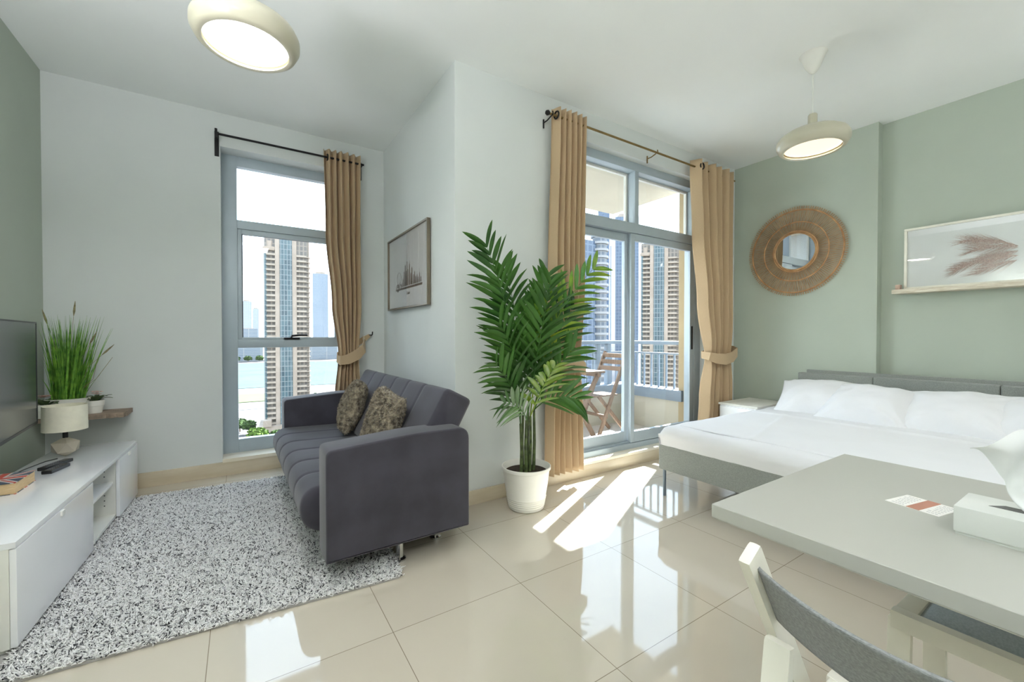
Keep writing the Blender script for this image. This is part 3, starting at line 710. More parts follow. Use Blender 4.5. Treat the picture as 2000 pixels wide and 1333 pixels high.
def remote(x, y, r, lab, L_=.16, w=.04):
    t = thing('remote_control', lab, 'remote control', (x, y, CH), r)
    obj('body', MB().box(-w / 2, w / 2, -L_ / 2, L_ / 2, 0, .018, .006, 3), M_plastic, t, world=False)
    bt_ = MB()
    for i in range(6):
        for j in range(3): bt_.box(-.012 + j * .010 - .003, -.012 + j * .010 + .003, -.05 + i * .016, -.041 + i * .016, .018, .0195)
    obj('buttons', bt_, mat('grey_rubber', (110, 112, 116), rough=.7), t, world=False)
remote(-.895, 3.42, -.35, 'black remote control lying nearer the lamp', .19, .042)
remote(-.865, 3.31, -.25, 'black remote control lying nearer the book', .15, .045)
# television
tv = thing('television', 'flat television with dark grey screen at the left edge', 'television', (-1.0, 3.52, .64), math.radians(5.6))
ty0, ty1, tz0, tz1 = -.93, .04, 0.008, .600
obj('screen', MB().box(-.004, .0, ty0 + .008, ty1 - .008, tz0 + .014, tz1 - .008), M_screen, tv, world=False)
obj('bezel', frame_bars(MB(), ty0, ty1, -.004, .002, tz0, tz1, .008, .008, .014, .008, .001), M_plastic, tv, world=False)
bz = [q for q in tv.children if q.name.startswith('bezel')][0]
for v in bz.data.vertices: v.co = Vector((v.co.y, v.co.x, v.co.z))
bz.data.flip_normals()
obj('housing', MB().box(-.045, -.004, ty0 + .004, ty1 - .004, tz0 + .01, tz1 - .004, .006), M_plastic, tv, world=False)
obj('wall_bracket', MB().box(-.12, -.04, -.55, -.33, .2, .42, .004), M_black, tv, world=False)

# ------------------------------------------------------------ floating shelf with plants
shf = MB(); rs = random.Random(3); n_ = 24
top_ = [(-1.149, 4.199)] + [(-.690, 4.199)] + [(-.690 + .004 * rs.uniform(-1, 1) - .0 * i, 4.199 - .22 * i / 6) for i in range(1, 6)] + [(-.70 - .449 * i / n_, 3.965 + .006 * rs.uniform(-1, 1)) for i in range(n_ + 1)]
shf.poly(top_, 'z', .585, .618, .003)
tag(obj('floating_shelf', shf, M_wood), 'rustic grey-brown wooden shelf in the corner behind the television', 'shelf')
SZ = .618
gp = thing('potted_grass', 'tall artificial grass in an oval white pot behind the television', 'potted plant', (-1.0, 4.06, SZ))
pt = MB(); pt.lathe([(0, 0), (.078, 0), (.090, .04), (.100, .105), (.104, .112), (.098, .114), (.092, .10), (0, .098)], (-1.00, 4.06, SZ), 40, sx=1.12, sy=.85)
obj('pot', pt, M_pot, gp)
def blade(mb, b, tip, w, bend, rnd, nseg=7):
    b = Vector(b); tip = Vector(tip); d = tip - b; s_ = d.cross(Vector((rnd.uniform(-1, 1), rnd.uniform(-1, 1), .1))).normalized()
    vs = []; fs = []
    for i in range(nseg + 1):
        t = i / nseg; p = b.lerp(tip, t) + Vector(bend) * (t * (1 - t) * 4) * .5 + Vector((0, 0, -abs(bend[2]) * t * t)); ww = w * (1 - t ** 2.2) + .0004
        vs += [p - s_ * ww, p + s_ * ww]
    for i in range(nseg): fs.append((2 * i, 2 * i + 1, 2 * i + 3, 2 * i + 2))
    mb.add(vs, fs, True)
rg = random.Random(11); gm = MB()
def clampw(p, m=.02): return (max(p[0], XL + m), min(p[1], YL - m), p[2])
for i in range(420):
    a = rg.uniform(0, 2 * PI); r = rg.uniform(0, .075); bx_, by_ = -1.0 + r * math.cos(a) * 1.1, 4.06 + r * math.sin(a) * .8
    h = rg.choice([rg.uniform(.16, .34), rg.uniform(.3, .5), rg.uniform(.4, .60)]); sp = rg.uniform(.01, .085) * (h / .5) ** .7
    tp = clampw((bx_ + math.cos(a) * sp + rg.gauss(0, .028) + .012, by_ + math.sin(a) * sp * .6, SZ + .09 + h))
    blade(gm, (bx_, by_, SZ + .09), tp, rg.uniform(.0022, .0052), (math.cos(a) * -.02, 0, 0), rg)
obj('grass_blades', gm, M_grass, gp)
sm_ = MB()
for (dx, dz, q) in ((.13, .42, 1), (.045, .62, 1), (.20, .34, 1), (-.09, .56, 1)):
    tp = Vector((-1.0 + dx, 4.02, SZ + .09 + dz)); bs = Vector((-1.0 + dx * .2, 4.05, SZ + .09)); mid_ = bs.lerp(tp, .6) + Vector((dx * -.15, 0, .03))
    sm_.tube([bs, mid_, tp], [.0014, .0012, .001], 5); d = (tp - mid_).normalized()
    sm_.tube([tp - d * .03, tp, tp + d * .035, tp + d * .07], [.002, .0065, .005, .001], 6)
for (dx, dz) in ((.235, .30), (.16, .30)):
    tp = Vector((-1.0 + dx, 4.02, SZ + .09 + dz)); bs = Vector((-.97, 4.05, SZ + .09)); md_ = Vector((-.93 , 4.04, SZ + .17)); sm_.tube([bs, md_, Vector((-.90 + dx * .2, 4.03, SZ + .24)), tp], .0014, 5)
obj('seed_heads', sm_, M_seed, gp)
def little_pot(x, y, lab, seed):
    t = thing('potted_flower', lab, 'potted plant', (x, y, SZ)); rr = random.Random(seed)
    p = MB(); p.lathe([(0, 0), (.038, 0), (.047, .05), (.050, .052), (.053, .088), (.048, .09), (.045, .075), (0, .075)], (x, y, SZ), 28); obj('pot', p, M_pot, t)
    lf = MB(); fl_ = MB()
    for i in range(16):
        a = i / 16 * 2 * PI + rr.uniform(-.2, .2); L_ = rr.uniform(.04, .075); b = Vector((x + .02 * math.cos(a), y + .02 * math.sin(a), SZ + .085)); tp = b + Vector((math.cos(a) * L_, math.sin(a) * L_, rr.uniform(.012, .045)))
        tp = Vector(clampw(tp, .006)); d = tp - b; s_ = Vector((-d.y, d.x, 0)).normalized(); wv = L_ * .26
        pts = []
        for k in range(6):
            q = k / 5; ww = wv * math.sin(PI * min(1, q * .92 + .05)); c_ = b + d * q + Vector((0, 0, .012 * math.sin(PI * q))); pts += [c_ - s_ * ww, c_ + Vector((0, 0, -.003)), c_ + s_ * ww]
        lf.add(pts, [(3 * k + j, 3 * k + j + 1, 3 * k + j + 4, 3 * k + j + 3) for k in range(5) for j in range(2)], True)
    obj('leaves', lf, mat('dark_leaf', (96, 118, 72), rough=.5, lo=(54, 78, 44), scale=40), t)
    for i in range(5):
        c_ = Vector((x + rr.uniform(-.022, .03), y + rr.uniform(-.025, .02), SZ + rr.uniform(.125, .15)))
        for k in range(5):
            a = k / 5 * 2 * PI + i; q = c_ + Vector((math.cos(a), math.sin(a), .2)) * .012; fl_.add([q + Vector((.010 * math.cos(a + j * PI / 3), .010 * math.sin(a + j * PI / 3), .003 * math.sin(j * 2))) for j in range(6)], [(0, 1, 2, 3, 4, 5)], True)
    obj('petals', fl_, mat('blush_petal', (232, 202, 190), rough=.7, lo=(206, 160, 148), scale=60), t)
little_pot(-.868, 4.06, 'little white pot of pale flowers right of the grass pot', 2)
little_pot(-1.088, 3.985, 'little white pot of leaves mostly hidden behind the television edge', 6)

# ------------------------------------------------------------ bed
bed = thing('bed', 'wide low bed with grey upholstered frame and headboard beside the balcony door', 'bed', (3.5, .95, 0))
BY0, BY1 = -.10, 1.965
fr = MB(); fr.box(2.545, 2.60, BY0, BY1, .195, .375, .012, 3); fr.box(2.60, 4.44, BY1 - .055, BY1, .195, .375, .012, 3); fr.box(2.60, 4.44, BY0, BY0 + .055, .195, .375, .012, 3)
fr.box(2.60, 4.44, BY0 + .055, BY1 - .055, .25, .33)
obj('bed_frame', fr, M_greyf, bed)
for (a, b) in ((2.575, BY1 - .03), (2.575, BY0 + .03), (2.575, .96), (4.36, BY1 - .03), (4.36, BY0 + .03)):
    obj('leg', MB().tube([(a, b, .20), (a, b, 0)], [.012, .010], 12), M_rail, bed)
hy = [1.862, 1.296, .592, BY0]
for a, b in zip(hy[:-1], hy[1:]):
    obj('headboard_section', MB().box(4.455, 4.535, b + .002, a - .002, .30, .812, .014, 3), M_greyf, bed)
obj('headboard_backing', MB().box(4.54, 4.576, BY0 + .02, 1.82, .30, .838, .004), M_greyf, bed)
def sheet_mesh(x0, x1, y0, y1, z0, z1, r=.055, seed=0, amp=.004, nx=110, ny=110, skirt=True):
    """soft rounded slab top with hanging sides, wrinkled like linen"""
    def fn(u, v):
        a = -1.12 + 2.24 * u; b = -1.12 + 2.24 * v
        hx, hy_ = (x1 - x0) / 2, (y1 - y0) / 2; cx_, cy_ = (x0 + x1) / 2, (y0 + y1) / 2
        ux = max(-1, min(1, a)); uy = max(-1, min(1, b)); ox = max(0, abs(a) - 1) / .12; oy = max(0, abs(b) - 1) / .12
        x = cx_ + ux * hx; y = cy_ + uy * hy_
        ex = max(0, r - (hx - abs(ux) * hx)); ey = max(0, r - (hy_ - abs(uy) * hy_)); ed = min(r, math.hypot(ex, ey))
        z = z1 - (r - math.sqrt(max(0, r * r - ed * ed)))
        o_ = max(ox, oy); z = z * (1 - o_) + z0 * o_ if o_ > 0 else z
        p = Vector((x * 2.2 + seed, y * 2.6, z * 3)); nn = noise.noise(p) * amp * 1.6 + noise.noise(p * 3.1) * amp * .8 + abs(noise.noise(Vector((x * 6 + y * 4, y * 1.4 - x * 2, seed)))) * amp
        if o_ == 0: z += nn
        else:
            k = noise.noise(Vector((x * 9, y * 9, seed + 2))) * amp * 2.0
            x += k * (1 if abs(a) > 1 else 0) * (-1 if a < 0 else 1); y += k * (1 if abs(b) > 1 else 0) * (-1 if b < 0 else 1); x -= .012 * o_ * (1 if a > 1 else -1 if a < -1 else 0); y -= .012 * o_ * (1 if b > 1 else -1 if b < -1 else 0)
        return (x, y, z)
    return MB().grid(fn, nx, ny)
ml = sheet_mesh(2.535, 4.45, BY0 + .02, BY1 + .0, .372, .505, .060, 1, .005)
obj('mattress', ml, M_linen, bed, sharp=180)
# flat top sheet turned back near the pillows
def topsheet(u, v):
    x = 2.66 + (3.70 - 2.66) * u; y = .02 + 1.86 * v
    edge = .02 * noise.noise(Vector((y * 3, 1, 2)))
    x += edge * u
    z = .512 + noise.noise(Vector((x * 3, y * 3, 7))) * .005 + abs(noise.noise(Vector((x * 1.5, y * 7, 4)))) * .004 + .012 * math.exp(-((u - .985) / .03) ** 2) + (.007 * math.exp(-((y - 1.45 - .25 * (x - 3)) / .02) ** 2))
    if u > .995 or u < .005 or v < .005 or v > .995: z = .506
    return (x, y, z)
ts = MB().grid(topsheet, 90, 120); o = obj('bed_sheet', ts, M_linen, sharp=180); thicken(o, .003)
tag(o, 'flat white top sheet folded back across the bed', 'bed sheet')
PW = .60
plab = ['white bed pillow closest to the balcony door', 'white bed pillow second from the balcony door', 'white bed pillow in front of the second headboard joint', 'white bed pillow at the right edge behind the tissue']
pc = [((4.21, 1.60, .618), .52, .05, 11), ((4.12, 1.215, .612), .55, -.10, 12), ((4.15, .765, .612), .55, .08, 13), ((4.14, .33, .606), .52, -.05, 14)]
for (c_, tl, rl_, sd_), lb in zip(pc, plab):
    o = place_pillow('pillow', PW, .50, .235, c_, (-math.sin(tl), .05 * (sd_ - 12.5), math.cos(tl)), rl_, M_linen, sd_, wr=.011, wf=6, n=56, crisp=.85)
    tag(o, lb, 'pillow', 'white pillows against the headboard')
# nightstand
ns = thing('nightstand', 'low white nightstand between the bed and the curtain', 'nightstand', (4.26, 2.20, 0))
nb = MB(); nb.box(3.995, 4.56, 2.01, 2.355, .0, .478, .003); obj('body', nb, M_gloss, ns)
obj('top', MB().box(3.985, 4.565, 1.995, 2.368, .480, .500, .003), M_whitem, ns)
for a, b in ((.03, .24), (.25, .47)): obj('drawer', MB().box(3.978, 3.993, 2.015, 2.35, a, b, .003), M_gloss, ns)

# ------------------------------------------------------------ dining table, tissue box, leaflet
tb = thing('dining_table', 'pale cream rectangular dining table with thin top in the right foreground', 'table', (1.4, 0, 0))
TX0, TX1, TY0, TY1, TZ = .985, 1.80, -.62, .602, .740
obj('tabletop', MB().box(TX0, TX1, TY0, TY1, TZ - .034, TZ, .004, 3), M_tabletop, tb)
obj('edge_band', MB().box(TX0 + .002, TX1 - .002, TY0 + .002, TY1 - .002, TZ - .036, TZ - .0335), M_tabedge, tb)
obj('wall_bracket', MB().box(1.08, 1.72, TY0 + .02, TY0 + .05, TZ - .10, TZ - .036, .003), M_tabedge, tb)
for xx in (1.08, 1.68): obj('leg', MB().box(xx, xx + .045, TY0 + .06, TY0 + .105, 0, TZ - .036, .003), M_tabedge, tb)
tx = thing('tissue_box', 'white rectangular tissue box cover on the pale table', 'tissue box', (1.335, .10, TZ))
M_box = mat('matt_grey_white_box', (212, 214, 210), rough=.55, var=.01)
bx = MB(); bx.box(1.268, 1.402, -.02, .232, TZ + .006, TZ + .06, .004); bx.box(1.271, 1.399, -.017, .229, TZ + .0, TZ + .0065, .001)
obj('box', bx, M_box, tx)
sl_ = MB(); sl_.poly([(1.325, .19), (1.352, .17), (1.352, .03), (1.325, .01)], 'z', TZ + .0595, TZ + .0606); obj('opening', sl_, mat('dark_slot', (96, 96, 94), rough=.9), tx)
def tissue(u, v):
    # a tissue pulled through the slot and fanned upwards
    a = (u - .5) * 2; sp = .022 + .062 * v ** .9
    y = .112 + .012 * v + a * sp * (1 if a > 0 else .8) + .010 * math.sin(v * 6 + u * 7)
    x = 1.336 + .020 * math.sin(a * 5.0 + .6) * (.2 + v) - .050 * v * v * (1 - a * a * .3) + .015 * noise.noise(Vector((u * 4, v * 3, 1)))
    z = TZ + .060 + .172 * v * (1 - .28 * max(0, a) ** 2 - .25 * max(0, -a) ** 2) + .02 * noise.noise(Vector((u * 5, v * 4, 9))) * v
    return (x, y, z)
o = obj('tissue', MB().grid(tissue, 60, 40), mat('tissue_paper', (244, 245, 246), rough=.9, var=.005), tx, sharp=180)
lf = thing('leaflet', 'small folded white leaflet with a terracotta stripe on the table', 'leaflet', (1.41, .31, TZ))
lm_ = Matrix.Translation((1.412, .312, TZ)) @ Matrix.Rotation(-.20, 4, 'Z')
obj('paper', MB().box(-.049, .049, -.052, .052, 0, .0012, mx=lm_), mat('card_white', (232, 230, 226), rough=.5, var=.005), lf)
obj('stripe', MB().box(-.049, .049, -.016, .010, .0012, .0016, mx=lm_), mat('terracotta_print', (182, 128, 110), rough=.5, var=.04), lf)
tl_ = MB()
rr = random.Random(8)
for (ya, yb) in ((.018, .046), (-.046, -.022)):
    for i in range(7):
        xx = -.040 + i * .0125
        a = ya; 
        while a < yb - .004:
            L_ = rr.uniform(.003, .007); tl_.box(xx, xx + .0022, a, min(a + L_, yb), .0012, .0014, mx=lm_); a += L_ + .0015
tag(obj('printed_lines', tl_, mat('grey_print', (150, 152, 158), rough=.6), lf), kind='stuff')
sc_ = MB(); sc_.box(1.165, 1.178, .315, .317, TZ, TZ + .0006)
# ------------------------------------------------------------ folding chairs
def chair_geo(t, sx0, sx1):
    """local: origin on floor under the back posts' top, seat faces +x, width along y"""
    hw = .205
    for s_ in (-1, 1):
        y = s_ * hw
        p = MB(); p.bar((0, y, .775), (.46, y, .012), .022, .048, bev=.008); obj('long_post', p, M_chairw, t, world=False)
        p = MB(); p.bar((.062, y - s_ * .023, .605), (-.03, y - s_ * .023, .01), .022, .046, bev=.008); obj('leg', p, M_chairw, t, world=False)
        sc = MB(); sc.tube([(.115, y + s_ * .008, .585), (.115, y + s_ * .0135, .585)], .006, 12); obj('bolt', sc, M_chrome, t, world=False)
    sf = MB(); sf.box(sx0, sx1 - .01, -hw + .036, -hw + .066, .428, .468, .006); sf.box(sx0, sx1 - .01, hw - .066, hw - .036, .428, .468, .006)
    sf.box(sx1 - .045, sx1, -hw + .030, hw - .030, .428, .470, .006); sf.box(sx0, sx0 + .035, -hw + .06, hw - .06, .43, .462, .004)
    obj('seat_frame', sf, M_chairw, t, world=False)
    def pad(u, v):
        a = -1 + 2 * u; b = -1 + 2 * v; x = (sx0 + sx1) / 2 - .004 + a * ((sx1 - sx0) / 2 - .034); y = b * (hw - .062); z = .459 + .016 * (max(0, 1 - abs(a) ** 4) * max(0, 1 - abs(b) ** 4)) ** .5
        return (x, y, z)
    pd = MB().grid(pad, 20, 20); obj('seat_pad', pd, M_pad, t, world=False, sharp=180)
    for (a, b) in ((.30, .25), (-.0, .20)): obj('rung', MB().tube([(a + .0, -hw, b if a > .1 else .2), (a, hw, b if a > .1 else .2)], .010, 10), M_chairw, t, world=False)
    n = 30
    def sling(u, v):
        y = -hw + .004 + (2 * hw - .008) * u; z = .750 - .115 * v; x = .0 + (.775 - z) * .60
        s_ = math.sin(PI * u); x -= .055 * s_ ** .8; z -= .012 * s_
        return (x, y, z)
    fb = MB().grid(sling, n, 10); o = obj('back_sling', fb, M_chairf, t, world=False, sharp=180); thicken(o, .006)
ch = thing('dining_chair', 'cream folding chair with grey fabric back in the right foreground', 'chair', (.755, .185, 0)); chair_geo(ch, -.06, .285)
ch2 = thing('dining_chair', 'cream wooden seat with blue-grey pad pushed in under the table', 'chair', (1.545, .155, 0))
X0, X1, Y0, Y1 = -.175, .165, -.205, .205
for s_ in (Y0 + .012, Y1 - .012):
    p = MB(); p.bar((X0 + .035, s_, .44), (X0 + .01, s_, .005), .022, .046, bev=.006); obj('leg', p, M_chairw, ch2, world=False)
    p = MB(); p.bar((.045, s_ - math.copysign(.024, s_), .44), (.075, s_ - math.copysign(.024, s_), .005), .022, .046, bev=.006); obj('leg', p, M_chairw, ch2, world=False)
    p = MB(); p.bar((.02, s_, .42), (.125, s_, .69), .022, .046, bev=.006); obj('back_post', p, M_chairw, ch2, world=False)
sf = MB(); sf.box(X0, X0 + .032, Y0, Y1, .425, .470, .006); sf.box(X1 - .03, X1, Y0 + .03, Y1 - .03, .430, .465, .005)
for a, b in ((Y0 + .002, Y0 + .045), (Y1 - .045, Y1 - .002)): sf.box(X0 + .032, X1, a, b, .428, .468, .006)
obj('seat_frame', sf, M_chairw, ch2, world=False)
def pad2(u, v):
    a = -1 + 2 * u; b = -1 + 2 * v; return ((X0 + X1) / 2 + a * .142, b * .162, .458 + .022 * (max(0, 1 - abs(a) ** 4) * max(0, 1 - abs(b) ** 4)) ** .5)
obj('seat_pad', MB().grid(pad2, 20, 20), M_pad, ch2, world=False, sharp=180)
obj('rung', MB().tube([(.06, Y0 + .03, .22), (.06, Y1 - .03, .22)], .010, 10), M_chairw, ch2, world=False)
obj('back_rail', MB().bar((.118, Y0 + .01, .672), (.118, Y1 - .01, .672), .018, .03), M_chairw, ch2, world=False)

# ------------------------------------------------------------ pendant lamps
def pendant(x, y, lab, zb, power, col, glow, emat, ceilz=H):
    t = thing('pendant_lamp', lab, 'pendant lamp', (x, y, zb), 0, 'greige ceiling pendants')
    prof = [(.150, .004), (.162, .0), (.178, .012), (.192, .040), (.192, .066), (.180, .092), (.150, .113), (.105, .126), (.060, .133), (.030, .142), (.026, .165), (.026, .225), (.022, .232), (0, .233)]
    inner = [(.150, .004), (.172, .04), (.172, .066), (.14, .098), (.09, .112), (0, .118)]
    prof = [(r * 1.045 if r > .05 else r, z) for r, z in prof]; inner = [(r * 1.045, z) for r, z in inner]
    s_ = MB(); n = 56; s_.lathe(prof, (x, y, zb), n); s_.f = [f for f in s_.f if len(f) == 4]; s_.sm = [True] * len(s_.f)
    i_ = MB(); i_.lathe(inner, (x, y, zb), n); i_.f = [f for f in i_.f if len(f) == 4]; s_.add(i_.v, i_.f, True)
    obj('lamp_shade', s_, M_cream, t, sharp=60)
    d = MB(); d.lathe([(0, .022), (.10, .024), (.157, .020), (.157, .026), (0, .028)], (x, y, zb), n); df = obj('diffuser', d, emat, t)
    c = MB(); c.tube([(x, y, zb + .23), (x, y, ceilz - .10)], .0028, 8); obj('cord', c, M_whitem, t)
    c = MB(); c.lathe([(0, -.125), (.010, -.122), (.022, -.112), (.045, -.075), (.060, -.035), (.066, -.012), (.078, 0), (0, 0)], (x, y, ceilz), 36); obj('ceiling_canopy', c, M_whitem, t)
    l = bpy.data.lights.new('bulb', 'AREA'); l.shape = 'DISK'; l.size = .28; l.energy = power; l.color = col
    lo = bpy.data.objects.new('bulb', l); C.objects.link(lo); lo.location = (x, y, zb + .018)
    return t
E_cool = emit('lit_diffuser_white', (255, 253, 246), 3.0); E_warm = emit('lit_diffuser_warm', (255, 228, 196), .62)
pendant(.030, 2.12, 'greige ceiling pendant with white light above the rug', 2.385, 9, (1, .98, .96), 3, E_cool)
pendant(3.135, 1.235, 'greige ceiling pendant with warm light above the bed', 2.372, 3, (1, .85, .66), 2, E_warm)

# ------------------------------------------------------------ rattan mirror
MYc, MZc, MR = 1.935, 1.985, .435
mi = thing('rattan_mirror', 'round rattan sunburst mirror on the sage wall', 'mirror', (4.56, MYc, MZc - MR))
gl_ = MB(); gl_.lathe([(0, 0), (.178, 0), (.178, .006), (0, .006)], (0, 0, 0), 48); gl_.v = [(4.555 - p[2], MYc + p[0], MZc + p[1]) for p in gl_.v]
obj('mirror_glass', gl_, M_mirror, mi)
for R_, r_ in ((.180, .009), (.196, .007), (.285, .006), (.40, .008)):
    obj('cane_hoop', MB().ring((4.552, MYc, MZc), R_, r_, 'x', 90, 8), M_rattan, mi)
loops = MB(); NL = 132
for i in range(NL):
    a0 = 2 * PI * i / NL; w_ = 2 * PI / NL * .62; pts = []
    for k in range(11):
        q = k / 10; r_ = .190 + (MR - .190) * math.sin(PI * q) ** .55; a = a0 + w_ * (q - .5) * 1.6
        pts.append((4.556 - .010 * math.sin(PI * q) - (.005 if i % 2 else 0), MYc + r_ * math.cos(a), MZc + r_ * math.sin(a)))
    loops.tube(pts, .0021, 5)
obj('cane_loops', loops, M_rattan, mi)

# ------------------------------------------------------------ pictures
ps = MB(); rs = random.Random(9)
pe = [(4.679, 1.205)] + [(4.545 + .004 * rs.uniform(-1, 1), 1.205 - 1.15 * i / 30) for i in range(31)] + [(4.679, .055)]
ps.poly(pe, 'z', 1.508, 1.542, .002)
tag(obj('picture_ledge', ps, mat('whitewashed_wood', (222, 216, 200), rough=.8, lo=(196, 186, 166), scale=12, stretch=(8, 1, 8), bump=.4)), 'narrow whitewashed wooden ledge under the palm picture', 'ledge')
cd = thing('stacked_block', 'small dusty pink block at the left end of the picture ledge', 'ornament', (4.60, 1.185, 1.542)); obj('block', MB().box(4.585, 4.64, 1.163, 1.193, 1.542, 1.585, .003), mat('dusty_pink', (206, 184, 168), rough=.7, lo=(184, 156, 140), scale=40), cd)
pc_ = thing('framed_picture', 'white framed print of dry pink palm fronds leaning on the ledge', 'picture', (4.63, .62, 1.542))
PX = 4.632; py0, py1, pz0, pz1 = .06, 1.148, 1.543, 2.042
fmm = MB()
fmm.box(PX - .012, PX + .012, py0, py1, pz1 - .018, pz1, .002); fmm.box(PX - .012, PX + .012, py0, py1, pz0, pz0 + .018, .002)
fmm.box(PX - .012, PX + .012, py1 - .018, py1, pz0 + .018, pz1 - .018, .002); fmm.box(PX - .012, PX + .012, py0, py0 + .018, pz0 + .018, pz1 - .018, .002)
obj('frame', fmm, mat('white_picture_frame', (232, 230, 218), rough=.5), pc_)
obj('mat_board', MB().box(PX + .002, PX + .008, py0 + .015, py1 - .015, pz0 + .015, pz1 - .015), mat('pale_print_ground', (226, 230, 229), rough=.7, var=.01), pc_)
fdm = MB(); rr = random.Random(21)
def strand(y0, z0, y1, z1, bnd, w):
    sn = len(fdm.f) // 7; pts = []
    for k in range(8):
        q = k / 7; yy = y0 + (y1 - y0) * q; zz = z0 + (z1 - z0) * q - bnd * math.sin(PI * q) * .5; pts.append((yy, zz))
    vs = []; fs = []
    for k, (yy, zz) in enumerate(pts):
        q = k / 7; ww = w * (1 - q) + .0002; vs += [(PX + .0018 - sn * 8e-6, yy, zz - ww), (PX + .0018 - sn * 8e-6, yy, zz + ww)]
    for k in range(7): fs.append((2 * k, 2 * k + 1, 2 * k + 3, 2 * k + 2))
    fdm.add(vs, fs)
Fy = .540
for (ty_, tz_, b0y, b0z, lo_, hi_, n_) in ((.80, 1.885, Fy, 1.80, -38, 26, 210), (.84, 1.672, Fy, 1.765, -34, 30, 230), (.74, 1.625, Fy, 1.70, -30, 20, 110), (.76, 1.80, Fy, 1.79, -30, 30, 120), (.68, 1.70, Fy, 1.73, -30, 30, 80)):
    base = math.atan2(tz_ - b0z, ty_ - b0y)
    for i in range(n_):
        q = rr.random() ** .9; yy, zz = b0y + (ty_ - b0y) * q, b0z + (tz_ - b0z) * q + .018 * math.sin(PI * q)
        an = base + math.radians(rr.choice([rr.uniform(lo_, -8), rr.uniform(8, hi_)])); L_ = rr.uniform(.09, .165) * (1 - .35 * q)
        y2, z2 = yy + L_ * math.cos(an), zz + L_ * math.sin(an)
        if z2 > 1.98 or z2 < 1.60: continue
        strand(yy, zz, y2, z2, rr.uniform(-.012, .012), rr.uniform(.0008, .0017))
obj('printed_palm', fdm, mat('dusty_pink_print', (200, 176, 166), rough=.8, lo=(158, 132, 122), scale=120), pc_)
obj('printed_margin', MB().box(PX - .0032, PX + .0018, .50, Fy, pz0 + .06, pz1 - .06), MC['pale_print_ground'], pc_)
obj('glazing', MB().box(PX - .006, PX - .004, py0 + .016, py1 - .016, pz0 + .016, pz1 - .016), M_pglass, pc_)
# skyline picture on the pier
sk = thing('framed_picture', 'thin bronze framed skyline drawing on the white pier wall', 'picture', (1.18, 3.46, 1.40))
qx = 1.178; ky0, ky1, kz0, kz1 = 2.965, 3.965, 1.395, 2.045
M_bronze = mat('bronze_frame', (128, 118, 102), rough=.4, metal=.5)
fmm = MB()
for a in ((ky0, ky1, kz1 - .014, kz1), (ky0, ky1, kz0, kz0 + .014), (ky0, ky0 + .014, kz0 + .014, kz1 - .014), (ky1 - .014, ky1, kz0 + .014, kz1 - .014)): fmm.box(qx - .012, qx + .016, a[0], a[1], a[2], a[3], .0015)
obj('frame', fmm, M_bronze, sk)
obj('paper', MB().box(qx + .004, qx + .010, ky0 + .012, ky1 - .012, kz0 + .012, kz1 - .012), mat('drawing_paper', (222, 222, 222), rough=.75, var=.01), sk)
dr = MB(); rr = random.Random(5); X_ = qx + .0030
def rect(ya, yb, za, zb): dr.add([(X_, ya, za), (X_, yb, za), (X_, yb, zb), (X_, ya, zb)], [(0, 1, 2, 3)])
def tower_(yc, w_, h_, sp=.0):
    b0 = 1.585
    dr.add([(X_, yc - w_ / 2, b0), (X_, yc + w_ / 2, b0), (X_, yc + w_ * .36, b0 + h_), (X_, yc, b0 + h_ + w_ * .6), (X_, yc - w_ * .36, b0 + h_)], [(0, 1, 2, 3, 4)])
    if sp: rect(yc - .0015, yc + .0015, b0 + h_, b0 + h_ + sp)
rect(3.10, 3.755, 1.560, 1.578)
for yc, w_, h_, sp in ((3.50, .030, .17, .0), (3.53, .024, .12, 0), (3.455, .022, .20, .10), (3.475, .02, .12, 0), (3.43, .02, .13, 0), (3.395, .028, .17, .03), (3.36, .02, .09, 0), (3.335, .026, .13, .02), (3.30, .022, .07, 0), (3.27, .024, .09, .0), (3.245, .02, .05, 0), (3.215, .022, .06, .03), (3.19, .018, .04, .0), (3.16, .018, .07, .04), (3.13, .02, .035, 0), (3.56, .022, .06, .02), (3.59, .02, .03, 0), (3.64, .02, .035, 0), (3.70, .03, .02, 0)): tower_(yc, w_, h_, sp)
dr.ring((X_, 3.665, 1.665), .055, .0012, 'x', 40, 4); dr.ring((X_, 3.70, 1.585), .032, .004, 'x', 24, 4); dr.ring((X_, 3.62, 1.588), .022, .003, 'x', 24, 4)
rect(3.6635, 3.6665, 1.585, 1.665); rect(3.762, 3.765, 1.545, 1.60); rect(3.785, 3.787, 1.60, 1.70)
obj('skyline_drawing', dr, mat('sepia_ink', (122, 108, 100), rough=.8, lo=(74, 64, 60), scale=50), sk)
fc = bpy.data.curves.new('caption', 'FONT'); fc.body = 'Dubai'; fc.size = .034; fc.align_x = 'CENTER'; fc.shear = .35; fc.extrude = .0002
fo = bpy.data.objects.new('caption', fc); C.objects.link(fo)
fo.rotation_euler = (PI / 2, 0, -PI / 2)
bpy.context.view_layer.update()
fme = bpy.data.meshes.new_from_object(fo.evaluated_get(bpy.context.evaluated_depsgraph_get()))
bpy.data.objects.remove(fo); fo = bpy.data.objects.new('caption', fme); C.objects.link(fo); fo.parent = sk
fo.location = Vector((X_ - .0002, 3.43, 1.512)) - wloc(sk); fo.rotation_euler = (PI / 2, 0, -PI / 2); fme.materials.clear(); fme.materials.append(MC['sepia_ink'])
obj('glazing', MB().box(qx - .004, qx - .002, ky0 + .012, ky1 - .012, kz0 + .012, kz1 - .012), M_pglass, sk)

